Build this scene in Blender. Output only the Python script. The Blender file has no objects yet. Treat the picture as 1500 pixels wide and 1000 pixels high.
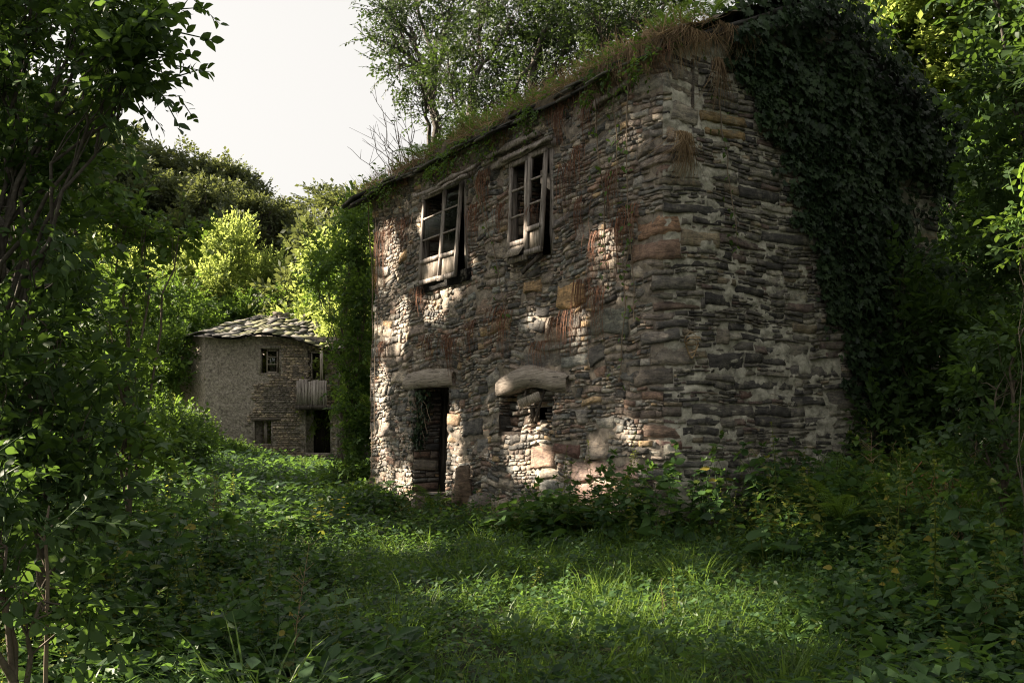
import bpy, math, random
import numpy as np
from mathutils import Vector, noise as mnoise

random.seed(7)
RNG = np.random.default_rng(7)
scene = bpy.context.scene
COL = scene.collection

# ------------------------------------------------------------------ camera
FPX = 1458.0                      # focal length in pixels of the 1500 px wide photograph (35 mm lens)
EYE = 1.6
HOR = 640.0
cam_d = bpy.data.cameras.new('camera')
cam_d.lens = 35.0
cam_d.sensor_width = 36.0
cam_d.shift_y = (HOR - 500.0) / 1500.0
cam_d.clip_end = 2000.0
cam_d.dof.use_dof = False
cam = bpy.data.objects.new('camera', cam_d)
cam.location = (0, 0, EYE)
cam.rotation_euler = (math.radians(90), 0, 0)
COL.objects.link(cam)
scene.camera = cam

# ------------------------------------------------------------------ sky, sun, exposure
SUN_EL, SUN_AZ = math.radians(27.0), math.radians(-78.0)     # azimuth from +Y towards +X
TO_SUN = Vector((math.sin(SUN_AZ) * math.cos(SUN_EL), math.cos(SUN_AZ) * math.cos(SUN_EL), math.sin(SUN_EL)))
world = bpy.data.worlds.new("World")
scene.world = world
world.use_nodes = True
wn, wl = world.node_tree.nodes, world.node_tree.links
wn.clear()
w_out = wn.new('ShaderNodeOutputWorld')
w_bg = wn.new('ShaderNodeBackground')
w_sky = wn.new('ShaderNodeTexSky')
w_sky.sky_type = 'NISHITA'
w_sky.sun_disc = False
w_sky.sun_elevation = SUN_EL
w_sky.sun_rotation = SUN_AZ
w_sky.air_density = 1.0
w_sky.dust_density = 6.0
w_sky.ozone_density = 1.0
w_hs = wn.new('ShaderNodeHueSaturation')
w_hs.inputs['Saturation'].default_value = 0.10
w_mx = wn.new('ShaderNodeMixRGB'); w_mx.blend_type = 'MULTIPLY'; w_mx.inputs[0].default_value = 1.0
w_mx.inputs[2].default_value = (1.0, 0.972, 0.93, 1)
w_gm = wn.new('ShaderNodeGamma'); w_gm.inputs['Gamma'].default_value = 0.22      # an evenly hazy sky
wl.new(w_sky.outputs[0], w_gm.inputs['Color'])
wl.new(w_gm.outputs[0], w_hs.inputs['Color'])
wl.new(w_hs.outputs[0], w_mx.inputs[1])
wl.new(w_mx.outputs[0], w_bg.inputs[0])
w_bg.inputs[1].default_value = 0.142
wl.new(w_bg.outputs[0], w_out.inputs[0])

sun_d = bpy.data.lights.new('sun', 'SUN')
sun_d.energy = 5.0
sun_d.angle = math.radians(0.6)
sun_d.color = (1.0, 0.86, 0.68)
sun = bpy.data.objects.new('sun', sun_d)
sun.rotation_euler = TO_SUN.to_track_quat('Z', 'Y').to_euler()
sun.location = (-30, 0, 30)
COL.objects.link(sun)

scene.view_settings.view_transform = 'Standard'
scene.view_settings.look = 'None'
scene.view_settings.exposure = 2.38
scene.view_settings.gamma = 1.0
scene.cycles.use_denoising = True
scene.cycles.use_adaptive_sampling = False
scene.cycles.filter_width = 1.1
scene.cycles.denoising_input_passes = 'RGB_ALBEDO_NORMAL'
scene.cycles.max_bounces = 7
scene.cycles.diffuse_bounces = 3
scene.cycles.glossy_bounces = 2
scene.cycles.transmission_bounces = 4
scene.cycles.sample_clamp_indirect = 4.0

# ------------------------------------------------------------------ materials
def mat(name):
    m = bpy.data.materials.new(name)
    m.use_nodes = True
    nt = m.node_tree
    nt.nodes.clear()
    out = nt.nodes.new('ShaderNodeOutputMaterial')
    return m, nt.nodes, nt.links, out

def nd(ns, kind, **kw):
    n = ns.new(kind)
    for k, v in kw.items():
        if k.startswith('i_'):
            n.inputs[k[2:].replace('_', ' ')].default_value = v
        else:
            setattr(n, k, v)
    return n

def ramp(ns, stops, interp='LINEAR'):
    r = ns.new('ShaderNodeValToRGB')
    r.color_ramp.interpolation = interp
    el = r.color_ramp.elements
    while len(el) < len(stops):
        el.new(0.5)
    for e, (p, c) in zip(el, stops):
        e.position = p
        e.color = (*c, 1) if len(c) == 3 else c
    return r

def coords(ns, ls, scale):
    g = ns.new('ShaderNodeNewGeometry')
    mp = ns.new('ShaderNodeMapping')
    mp.inputs['Scale'].default_value = scale
    ls.new(g.outputs['Position'], mp.inputs['Vector'])
    return mp.outputs[0]

def noise_n(ns, ls, vec, scale, detail=6, rough=0.6, dist=0.0):
    n = ns.new('ShaderNodeTexNoise')
    n.inputs['Scale'].default_value = scale
    n.inputs['Detail'].default_value = detail
    n.inputs['Roughness'].default_value = rough
    n.inputs['Distortion'].default_value = dist
    ls.new(vec, n.inputs['Vector'])
    return n.outputs['Fac']

def mixc(ns, ls, fac, a, b, mode='MIX'):
    m = ns.new('ShaderNodeMixRGB')
    m.blend_type = mode
    for sock, v in ((m.inputs[0], fac), (m.inputs[1], a), (m.inputs[2], b)):
        if isinstance(v, (int, float)):
            sock.default_value = v
        elif isinstance(v, tuple):
            sock.default_value = (*v, 1)
        else:
            ls.new(v, sock)
    return m.outputs[0]

def stone_mat(name, lichen, lichen_col, strata=10.0, dark=(0.03, 0.028, 0.026), bump=1.0, use_attr=True, base=(0.2, 0.18, 0.16)):
    m, ns, ls, out = mat(name)
    v = coords(ns, ls, (1, 1, 1))
    vs = coords(ns, ls, (1, 1, strata))
    if use_attr:
        at = nd(ns, 'ShaderNodeAttribute', attribute_name='tint')
        basec = at.outputs['Color']
    else:
        rgb = ns.new('ShaderNodeRGB'); rgb.outputs[0].default_value = (*base, 1); basec = rgb.outputs[0]
    n1 = noise_n(ns, ls, v, 9.0, 10, 0.7)
    n2 = noise_n(ns, ls, vs, 4.0, 8, 0.7, 0.6)
    n3 = noise_n(ns, ls, v, 2.3, 8, 0.75)
    n4 = noise_n(ns, ls, v, 55.0, 4, 0.6)
    r1 = ramp(ns, [(0.3, (0.55, 0.55, 0.57)), (0.7, (1.5, 1.44, 1.36))]); ls.new(n1, r1.inputs[0])
    c = mixc(ns, ls, 1.0, basec, r1.outputs[0], 'MULTIPLY')
    r2 = ramp(ns, [(0.36, (0.45, 0.43, 0.42)), (0.52, (1.12, 1.1, 1.08))]); ls.new(n2, r2.inputs[0])
    c = mixc(ns, ls, 0.8, c, r2.outputs[0], 'MULTIPLY')
    r3 = ramp(ns, [(lichen, (0, 0, 0)), (lichen + 0.09, (1, 1, 1))]); ls.new(n3, r3.inputs[0])
    r4 = ramp(ns, [(0.42, (0, 0, 0)), (0.6, (1, 1, 1))]); ls.new(n1, r4.inputs[0])
    f = mixc(ns, ls, 1.0, r3.outputs[0], r4.outputs[0], 'MULTIPLY')
    c = mixc(ns, ls, f, c, lichen_col)
    r5 = ramp(ns, [(0.3, dark), (0.42, (1, 1, 1))]); ls.new(n4, r5.inputs[0])
    c = mixc(ns, ls, 0.35, c, r5.outputs[0], 'MULTIPLY')
    p = nd(ns, 'ShaderNodeBsdfPrincipled', i_Roughness=0.86)
    p.inputs['Specular IOR Level'].default_value = 0.25
    ls.new(c, p.inputs['Base Color'])
    vo = ns.new('ShaderNodeTexVoronoi'); vo.feature = 'F1'; vo.inputs['Scale'].default_value = 9.0
    vd = ns.new('ShaderNodeMixRGB'); vd.blend_type = 'ADD'; vd.inputs[0].default_value = 0.22
    tn = ns.new('ShaderNodeTexNoise'); tn.inputs['Scale'].default_value = 6.0; ls.new(v, tn.inputs['Vector'])
    vs3 = coords(ns, ls, (1, 1, 2.6)); ls.new(vs3, vd.inputs[1]); ls.new(tn.outputs['Color'], vd.inputs[2]); ls.new(vd.outputs[0], vo.inputs['Vector'])
    cellv = ramp(ns, [(0.0, (0.70, 0.70, 0.72)), (1.0, (1.35, 1.3, 1.22))])
    sep = ns.new('ShaderNodeSeparateColor'); ls.new(vo.outputs['Color'], sep.inputs[0]); ls.new(sep.outputs[0], cellv.inputs[0])
    c = mixc(ns, ls, 0.75, c, cellv.outputs[0], 'MULTIPLY')
    ls.new(c, p.inputs['Base Color'])
    vfine = coords(ns, ls, (1, 1, 4.5))
    nf = noise_n(ns, ls, vfine, 14.0, 12, 0.78, 1.2)
    r6 = ramp(ns, [(0.38, (0.42, 0.42, 0.43)), (0.47, (1, 1, 1)), (0.70, (1.25, 1.22, 1.18))]); ls.new(nf, r6.inputs[0])
    c = mixc(ns, ls, 0.85, c, r6.outputs[0], 'MULTIPLY')
    ls.new(c, p.inputs['Base Color'])
    hsum = ns.new('ShaderNodeMath'); hsum.operation = 'MULTIPLY_ADD'; hsum.inputs[1].default_value = 0.35
    ls.new(sep.outputs[1], hsum.inputs[0]); ls.new(nf, hsum.inputs[2])
    b = nd(ns, 'ShaderNodeBump', i_Strength=bump, i_Distance=0.03)
    ls.new(hsum.outputs[0], b.inputs['Height'])
    b2 = nd(ns, 'ShaderNodeBump', i_Strength=0.6 * bump, i_Distance=0.008)
    ls.new(n4, b2.inputs['Height']); ls.new(b.outputs[0], b2.inputs['Normal'])
    ls.new(b2.outputs[0], p.inputs['Normal'])
    ls.new(p.outputs[0], out.inputs[0])
    return m

def wood_mat(name, c1, c2, axis=2, rough=0.8):
    m, ns, ls, out = mat(name)
    tc = ns.new('ShaderNodeTexCoord')
    mp = ns.new('ShaderNodeMapping')
    sc = [22, 22, 22]; sc[axis] = 1.2
    mp.inputs['Scale'].default_value = sc
    ls.new(tc.outputs['Object'], mp.inputs['Vector'])
    n = noise_n(ns, ls, mp.outputs[0], 1.6, 8, 0.65, 0.8)
    r = ramp(ns, [(0.36, tuple(x * 0.12 for x in c1)), (0.44, tuple(x * 0.8 for x in c1)), (0.52, c1), (0.68, c2)]); ls.new(n, r.inputs[0])
    p = nd(ns, 'ShaderNodeBsdfPrincipled', i_Roughness=rough)
    p.inputs['Specular IOR Level'].default_value = 0.2
    ls.new(r.outputs[0], p.inputs['Base Color'])
    b = nd(ns, 'ShaderNodeBump', i_Strength=0.9, i_Distance=0.008)
    ls.new(n, b.inputs['Height']); ls.new(b.outputs[0], p.inputs['Normal'])
    ls.new(p.outputs[0], out.inputs[0])
    return m

def leaf_mat(name, dark, light, trans, tfac=0.4, rough=0.55, yellow=0.0, spec=0.22):
    """rnd attribute picks the leaf's own green; light passes through the blade"""
    m, ns, ls, out = mat(name)
    at = nd(ns, 'ShaderNodeAttribute', attribute_name='rnd')
    stops = [(0.0, dark), (0.75, light)]
    if yellow:
        stops += [(1.0 - yellow, tuple(0.5 * (a + b) for a, b in zip(light, (0.26, 0.22, 0.03)))), (1.0, (0.30, 0.24, 0.05))]
    else:
        stops += [(1.0, tuple(min(1, x * 1.25) for x in light))]
    r = ramp(ns, stops); ls.new(at.outputs['Fac'], r.inputs[0])
    v = coords(ns, ls, (1, 1, 1))
    n = noise_n(ns, ls, v, 0.9, 3, 0.5)
    r2 = ramp(ns, [(0.3, (0.72, 0.74, 0.8)), (0.7, (1.25, 1.2, 1.1))]); ls.new(n, r2.inputs[0])
    c = mixc(ns, ls, 1.0, r.outputs[0], r2.outputs[0], 'MULTIPLY')
    p = nd(ns, 'ShaderNodeBsdfPrincipled', i_Roughness=rough)
    p.inputs['Specular IOR Level'].default_value = spec
    ls.new(c, p.inputs['Base Color'])
    t = ns.new('ShaderNodeBsdfTranslucent')
    ct = mixc(ns, ls, 1.0, r2.outputs[0], trans, 'MULTIPLY')
    ls.new(ct, t.inputs['Color'])
    mx = ns.new('ShaderNodeMixShader'); mx.inputs[0].default_value = tfac
    ls.new(p.outputs[0], mx.inputs[1]); ls.new(t.outputs[0], mx.inputs[2])
    ls.new(mx.outputs[0], out.inputs[0])
    return m

def plain_mat(name, c1, c2, scale=8.0, bump=0.5, rough=0.9, bdist=0.02, detail=8):
    m, ns, ls, out = mat(name)
    v = coords(ns, ls, (1, 1, 1))
    n = noise_n(ns, ls, v, scale, detail, 0.68, 0.4)
    r = ramp(ns, [(0.32, c1), (0.68, c2)]); ls.new(n, r.inputs[0])
    p = nd(ns, 'ShaderNodeBsdfPrincipled', i_Roughness=rough)
    p.inputs['Specular IOR Level'].default_value = 0.2
    ls.new(r.outputs[0], p.inputs['Base Color'])
    b = nd(ns, 'ShaderNodeBump', i_Strength=bump, i_Distance=bdist)
    ls.new(n, b.inputs['Height']); ls.new(b.outputs[0], p.inputs['Normal'])
    ls.new(p.outputs[0], out.inputs[0])
    return m

M = {}
M['stone_front'] = stone_mat('stone_front', 0.60, (0.30, 0.27, 0.22), 7.0)
M['stone_gable'] = stone_mat('stone_gable', 0.50, (0.27, 0.255, 0.21), 14.0)
M['stone_far'] = stone_mat('stone_far', 0.60, (0.3, 0.28, 0.22), 6.0)
M['mortar_front'] = plain_mat('mortar_front', (0.12, 0.10, 0.085), (0.40, 0.345, 0.285), 9.0, 1.0)
M['mortar_gable'] = plain_mat('mortar_gable', (0.15, 0.142, 0.12), (0.60, 0.565, 0.48), 9.0, 1.0)
M['plaster'] = plain_mat('plaster', (0.10, 0.085, 0.075), (0.52, 0.455, 0.39), 13.0, 1.0, 0.9, 0.05, 12)
M['wood'] = wood_mat('wood_grey', (0.26, 0.225, 0.20), (0.50, 0.45, 0.41), 2)
M['wood_pale'] = wood_mat('wood_pale', (0.34, 0.29, 0.24), (0.56, 0.49, 0.42), 2)
M['wood_lintel'] = wood_mat('wood_lintel', (0.31, 0.265, 0.225), (0.52, 0.455, 0.395), 0)
M['wood_dark'] = wood_mat('wood_dark', (0.06, 0.05, 0.042), (0.14, 0.12, 0.10), 2)
M['slate'] = plain_mat('slate', (0.06, 0.058, 0.052), (0.22, 0.21, 0.19), 5.0, 0.6)
M['slate_dark'] = plain_mat('slate_dark', (0.025, 0.025, 0.025), (0.09, 0.085, 0.08), 5.0, 0.6)
M['slate_moss'] = plain_mat('slate_moss', (0.06, 0.07, 0.028), (0.19, 0.18, 0.12), 3.2, 0.6)
M['turf'] = plain_mat('turf', (0.03, 0.028, 0.018), (0.12, 0.09, 0.055), 9.0, 1.0)
M['soil'] = plain_mat('soil', (0.012, 0.014, 0.008), (0.035, 0.04, 0.018), 3.0, 1.0)
M['bark'] = plain_mat('bark', (0.035, 0.03, 0.025), (0.13, 0.115, 0.10), 14.0, 1.0)
M['twig'] = plain_mat('twig', (0.06, 0.05, 0.04), (0.16, 0.13, 0.10), 14.0, 0.5)
M['dry_grass'] = leaf_mat('dry_grass', (0.14, 0.095, 0.055), (0.42, 0.31, 0.19), (0.3, 0.2, 0.1), 0.25, 0.8)
M['red_root'] = leaf_mat('red_root', (0.08, 0.045, 0.032), (0.29, 0.145, 0.09), (0.2, 0.08, 0.04), 0.15, 0.8)
M['vine'] = leaf_mat('vine_stem', (0.12, 0.09, 0.065), (0.26, 0.21, 0.16), (0.1, 0.08, 0.05), 0.05, 0.8)
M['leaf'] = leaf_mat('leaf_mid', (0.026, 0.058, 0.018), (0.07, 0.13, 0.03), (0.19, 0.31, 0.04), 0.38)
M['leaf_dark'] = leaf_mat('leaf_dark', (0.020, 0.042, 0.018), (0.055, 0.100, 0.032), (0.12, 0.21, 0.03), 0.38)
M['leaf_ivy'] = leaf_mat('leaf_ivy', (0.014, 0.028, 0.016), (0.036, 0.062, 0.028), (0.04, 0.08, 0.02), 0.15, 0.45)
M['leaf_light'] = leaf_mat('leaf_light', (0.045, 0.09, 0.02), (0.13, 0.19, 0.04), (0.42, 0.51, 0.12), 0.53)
M['leaf_sky'] = leaf_mat('leaf_silhouette', (0.015, 0.024, 0.014), (0.04, 0.062, 0.024), (0.07, 0.12, 0.02), 0.3)  # leaf green darkened so these trees stand as silhouettes
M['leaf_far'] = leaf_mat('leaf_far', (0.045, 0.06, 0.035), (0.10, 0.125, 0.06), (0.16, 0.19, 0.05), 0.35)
M['leaf_yellowing'] = leaf_mat('leaf_yellowing', (0.06, 0.09, 0.02), (0.17, 0.20, 0.05), (0.3, 0.34, 0.05), 0.4, 0.5, 0.12)
M['leaf_under'] = leaf_mat('leaf_under', (0.022, 0.052, 0.022), (0.062, 0.125, 0.038), (0.14, 0.26, 0.045), 0.36, 0.45, 0.03)
M['grass'] = leaf_mat('grass_blade', (0.025, 0.062, 0.016), (0.115, 0.19, 0.045), (0.24, 0.38, 0.06), 0.42, 0.45, 0.07)
M['fern'] = leaf_mat('fern', (0.03, 0.065, 0.015), (0.085, 0.15, 0.03), (0.2, 0.32, 0.04), 0.4)
M['petal'] = plain_mat('petal', (0.7, 0.5, 0.02), (0.8, 0.6, 0.03), 8, 0.1)

def glass_mat():
    m, ns, ls, out = mat('old_glass')
    p = nd(ns, 'ShaderNodeBsdfGlossy', i_Roughness=0.12)
    p.inputs['Color'].default_value = (0.5, 0.52, 0.5, 1)
    t = ns.new('ShaderNodeBsdfTransparent'); t.inputs['Color'].default_value = (0.5, 0.52, 0.48, 1)
    mx = ns.new('ShaderNodeMixShader'); mx.inputs[0].default_value = 0.16
    ls.new(t.outputs[0], mx.inputs[1]); ls.new(p.outputs[0], mx.inputs[2]); ls.new(mx.outputs[0], out.inputs[0])
    return m
M['glass'] = glass_mat()

# ------------------------------------------------------------------ mesh helpers
def new_mesh(name, V, Fl, material=None, rnd=None, tint=None, smooth=False):
    me = bpy.data.meshes.new(name)
    V = np.asarray(V, dtype=np.float32).reshape(-1, 3)
    Fl = [np.asarray(f, dtype=np.int32) for f in Fl if len(f)]
    nl = sum(f.size for f in Fl); npoly = sum(len(f) for f in Fl)
    me.vertices.add(len(V)); me.vertices.foreach_set('co', V.ravel())
    me.loops.add(nl); me.polygons.add(npoly)
    me.loops.foreach_set('vertex_index', np.concatenate([f.ravel() for f in Fl]))
    sizes = np.concatenate([np.full(len(f), f.shape[1]) for f in Fl])
    st = np.concatenate([[0], np.cumsum(sizes)[:-1]]).astype(np.int32)
    me.polygons.foreach_set('loop_start', st)
    if smooth:
        me.polygons.foreach_set('use_smooth', np.ones(npoly, dtype=bool))
    if rnd is not None:
        a = me.attributes.new('rnd', 'FLOAT', 'POINT')
        a.data.foreach_set('value', np.asarray(rnd, dtype=np.float32))
    if tint is not None:
        a = me.attributes.new('tint', 'FLOAT_COLOR', 'POINT')
        t = np.ones((len(V), 4), dtype=np.float32); t[:, :3] = tint
        a.data.foreach_set('color', t.ravel())
    if material is not None:
        me.materials.append(material)
    me.update(calc_edges=True)
    return me

def obj(name, me, parent=None, loc=None, rotz=0.0, **props):
    o = bpy.data.objects.new(name, me)
    COL.objects.link(o)
    if loc is not None:
        o.location = loc
    o.rotation_euler = (0, 0, rotz)
    if parent is not None:
        o.parent = parent
    for k, v in props.items():
        o[k] = v
    return o

class Buf:
    def __init__(s):
        s.V = []; s.F = {}; s.R = []; s.T = []; s.n = 0
    def add(s, V, faces, rnd=0.5, tint=None):
        V = np.asarray(V, dtype=np.float64).reshape(-1, 3)
        for f in (faces if isinstance(faces, list) and len(faces) and isinstance(faces[0], np.ndarray) else [np.asarray(faces)]):
            if len(f):
                s.F.setdefault(f.shape[1], []).append(f + s.n)
        s.V.append(V)
        s.R.append(np.full(len(V), rnd) if np.isscalar(rnd) else rnd)
        if tint is not None:
            s.T.append(np.tile(tint, (len(V), 1)))
        s.n += len(V)
    def mesh(s, name, material, smooth=False, origin=None):
        V = np.concatenate(s.V)
        if origin is not None:
            V = V - np.asarray(origin)
        return new_mesh(name, V, [np.concatenate(f) for f in s.F.values()], material, np.concatenate(s.R),
                        np.concatenate(s.T) if s.T else None, smooth)

BOXF = np.array([[0, 1, 3, 2], [4, 6, 7, 5], [0, 4, 5, 1], [2, 3, 7, 6], [0, 2, 6, 4], [1, 5, 7, 3]])
def box_pts(P0, ax, ay, az):
    P0, ax, ay, az = map(np.asarray, (P0, ax, ay, az))
    return np.array([P0 + i * ax + j * ay + k * az for i in (0, 1) for j in (0, 1) for k in (0, 1)], dtype=float)

def beam(buf, a, b, w, h, up=(0, 0, 1), jit=0.004, segs=1):
    """a timber from a to b with section w x h"""
    a, b, up = np.array(a, float), np.array(b, float), np.array(up, float)
    d = b - a; L = np.linalg.norm(d); d /= L
    x = np.cross(d, up); x /= np.linalg.norm(x); y = np.cross(x, d)
    segs = max(segs, 1)
    V = []
    for i in range(segs + 1):
        c = a + d * L * i / segs
        for sx, sy in ((-1, -1), (1, -1), (1, 1), (-1, 1)):
            V.append(c + x * sx * w / 2 + y * sy * h / 2 + np.random.normal(0, jit, 3))
    F = []
    for i in range(segs):
        for k in range(4):
            F.append([4 * i + k, 4 * i + (k + 1) % 4, 4 * i + 4 + (k + 1) % 4, 4 * i + 4 + k])
    F.append([3, 2, 1, 0]); F.append([4 * segs + k for k in range(4)])
    buf.add(V, np.array(F))

def tube(buf, pts, radii, n=5, rnd=0.5):
    pts = np.asarray(pts, float); m = len(pts)
    radii = np.broadcast_to(np.asarray(radii, float), (m,))
    T = np.gradient(pts, axis=0); T /= np.linalg.norm(T, axis=1)[:, None] + 1e-9
    ref = np.array([0.13, 0.31, 1.0]) if abs(T[:, 2]).mean() < 0.8 else np.array([1.0, 0.2, 0.1])
    X = np.cross(T, ref); X /= np.linalg.norm(X, axis=1)[:, None] + 1e-9
    Y = np.cross(T, X)
    a = np.linspace(0, 2 * np.pi, n, endpoint=False)
    V = pts[:, None, :] + radii[:, None, None] * (np.cos(a)[None, :, None] * X[:, None, :] + np.sin(a)[None, :, None] * Y[:, None, :])
    i, k = np.meshgrid(np.arange(m - 1), np.arange(n), indexing='ij')
    i, k = i.ravel(), k.ravel(); k2 = (k + 1) % n
    buf.add(V.reshape(-1, 3), np.stack([i * n + k, i * n + k2, (i + 1) * n + k2, (i + 1) * n + k], 1), rnd)

def fbm(x, y, z=0.0, o=3):
    s, a = 0.0, 1.0
    for _ in range(o):
        s += a * mnoise.noise(Vector((x, y, z))); x *= 2.03; y *= 2.03; z *= 2.03; a *= 0.5
    return s

def W(px, py, d):
    """the point seen at photograph pixel (px, py) at distance d in front of the camera"""
    return np.array([(px - 750.0) / FPX * d, d, EYE + (HOR - py) / FPX * d])
# ================================================================== the big stone house
C0 = np.array([1.95, 12.9, 0.0])                   # foot of the near corner
UA = np.array([-0.529, 0.849, 0.0]); UA /= np.linalg.norm(UA)   # along the front wall, away from the corner
VB = np.array([0.849, 0.529, 0.0]); VB /= np.linalg.norm(VB)    # along the gable wall
NA, NB = -VB, -UA                                   # outward normals
LA, LB = 9.07, 5.7
ZE = 6.60                                           # eaves height
ZR = 7.85                                           # ridge height
ZB = -0.6

def top_z(q):
    if q <= 0:
        return ZE
    return ZE + (ZR - ZE) * max(0.0, 1 - abs(q - LB / 2) / (LB / 2))

def qA(px):     # distance along the front wall of the plumb line seen at px (negative = towards the far end)
    t = (px - 750.0) / FPX
    s = (t * C0[1] - C0[0]) / (UA[0] - t * UA[1])
    return -s
def qB(px):
    t = (px - 750.0) / FPX
    return (t * C0[1] - C0[0]) / (VB[0] - t * VB[1])
def depth_q(q):
    return C0[1] + (UA[1] * -q if q < 0 else VB[1] * q)
def QZ(px, py):
    q = qA(px) if px < 963 else qB(px)
    return q, EYE + (HOR - py) / FPX * depth_q(q)

def smooth01(t):
    t = min(1.0, max(0.0, t)); return t * t * (3 - 2 * t)

def wp(q, z, dep=0.0):
    """a point of the unrolled wall: q along (front wall < 0 < gable), z up, dep outwards"""
    r = 0.10 + 0.75 * smooth01((4.5 - z) / 1.3)
    if abs(q) >= r:
        if q < 0:
            P = C0 + UA * (-q); N = NA
        else:
            P = C0 + VB * q; N = NB
    else:
        t = (q + r) / (2 * r)
        A, B = C0 + UA * r, C0 + VB * r
        P = (1 - t) ** 2 * A + 2 * t * (1 - t) * C0 + t * t * B
        T = (1 - t) * (C0 - A) + t * (B - C0)
        T /= np.linalg.norm(T)
        N = np.array([T[1], -T[0], 0.0])
    bulge = 0.07 * mnoise.noise(Vector((q * 0.45, z * 0.5, 3.1))) + 0.02 * mnoise.noise(Vector((q * 2.1, z * 2.1, 9.1)))
    batter = 0.035 * max(0.0, 4.0 - z)
    return np.array([P[0], P[1], z]) + N * (dep + bulge + batter)

# openings in the front wall: (q0, q1, z0, z1)
def rect_px(x0, y0, x1, y1):
    xm = 0.5 * (x0 + x1)
    return (qA(x0), qA(x1), QZ(xm, y1)[1], QZ(xm, y0)[1])
DOOR = rect_px(613, 566, 661, 722)
NICHE = rect_px(738, 566, 816, 632)
WIN1 = rect_px(622, 276, 684, 408)
WIN2 = rect_px(750, 230, 810, 380)
OPEN = [DOOR, NICHE, WIN1, WIN2]
BEAM_D = rect_px(600, 541, 670, 568)
BEAM_N = rect_px(735, 540, 838, 575)
print('openings', [tuple(round(v, 2) for v in o) for o in OPEN], 'base', QZ(963, 745), QZ(550, 740))

house = obj('stone_house', None, None, tuple(C0), 0.0,
            label='tall ruined two-storey stone house with ivy on its gable and broken wooden windows', category='house')
def H(V):
    return np.asarray(V) - C0

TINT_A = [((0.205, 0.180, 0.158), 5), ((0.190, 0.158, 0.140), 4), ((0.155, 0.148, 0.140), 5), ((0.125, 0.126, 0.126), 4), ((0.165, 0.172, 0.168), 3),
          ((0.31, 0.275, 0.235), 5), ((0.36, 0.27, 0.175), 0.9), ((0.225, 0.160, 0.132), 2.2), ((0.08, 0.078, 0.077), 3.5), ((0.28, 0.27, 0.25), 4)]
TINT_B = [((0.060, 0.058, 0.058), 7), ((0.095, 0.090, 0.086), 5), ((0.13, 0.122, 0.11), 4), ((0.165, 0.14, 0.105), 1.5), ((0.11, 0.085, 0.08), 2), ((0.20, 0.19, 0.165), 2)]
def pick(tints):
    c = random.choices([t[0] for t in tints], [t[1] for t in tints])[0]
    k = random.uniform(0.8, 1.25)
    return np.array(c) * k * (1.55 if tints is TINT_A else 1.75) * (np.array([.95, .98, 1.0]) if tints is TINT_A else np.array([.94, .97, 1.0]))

def warp(q, z):
    return (q + 0.035 * mnoise.noise(Vector((q * 1.7, z * 1.7, 0.7))) ,
            z + (0.15 - .09 * smooth01((q + .5) / 1.2)) * mnoise.noise(Vector((q * 0.65, z * 0.8, 5.0))) + (0.055 - .03 * smooth01((q + .5) / 1.2)) * mnoise.noise(Vector((q * 2.4, z * 2.4, 1.0))))

def overlaps(r, o, pad=0.0):
    return r[0] < o[1] + pad and r[1] > o[0] - pad and r[2] < o[3] + pad and r[3] > o[2] - pad

def split_rects(q0, q1, z0, z1, kind, out):
    w, h = q1 - q0, z1 - z0
    if h > 0.48:
        m = z0 + h * random.uniform(0.35, 0.65)
        split_rects(q0, q1, z0, m, kind, out); split_rects(q0, q1, m, z1, kind, out); return
    wmax = 1.25 if kind == 'A' else 1.9
    if w > wmax:
        m = q0 + w * random.uniform(0.3, 0.7)
        split_rects(q0, m, z0, z1, kind, out); split_rects(m, q1, z0, z1, kind, out); return
    if kind == 'A':
        pstop_h = 0.0 if h > 0.34 else (0.20 if h > 0.23 else (0.40 if h > 0.15 else (0.66 if h > 0.095 else (0.9 if h > 0.06 else 1))))
        amax, amin = 3.4, 0.7
    else:
        pstop_h = 0.0 if h > 0.30 else (0.22 if h > 0.19 else (0.42 if h > 0.12 else (0.62 if h > 0.075 else (0.9 if h > .05 else 1))))
        amax, amin = 6.0, 1.2
    if random.random() >= pstop_h and w / h < 6:
        m = z0 + h * random.uniform(0.3, 0.7)
        split_rects(q0, q1, z0, m, kind, out); split_rects(q0, q1, m, z1, kind, out); return
    if w / h > random.uniform(amin + 0.9, amax + 0.8):
        m = q0 + w * random.uniform(0.28, 0.72)
        split_rects(q0, m, z0, z1, kind, out); split_rects(m, q1, z0, z1, kind, out); return
    if w / h >= 0.45:
        out.append([q0, q1, z0, z1])
    else:
        m = z0 + h / 2
        out.append([q0, q1, z0, m]); out.append([q0, q1, m, z1])

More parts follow.
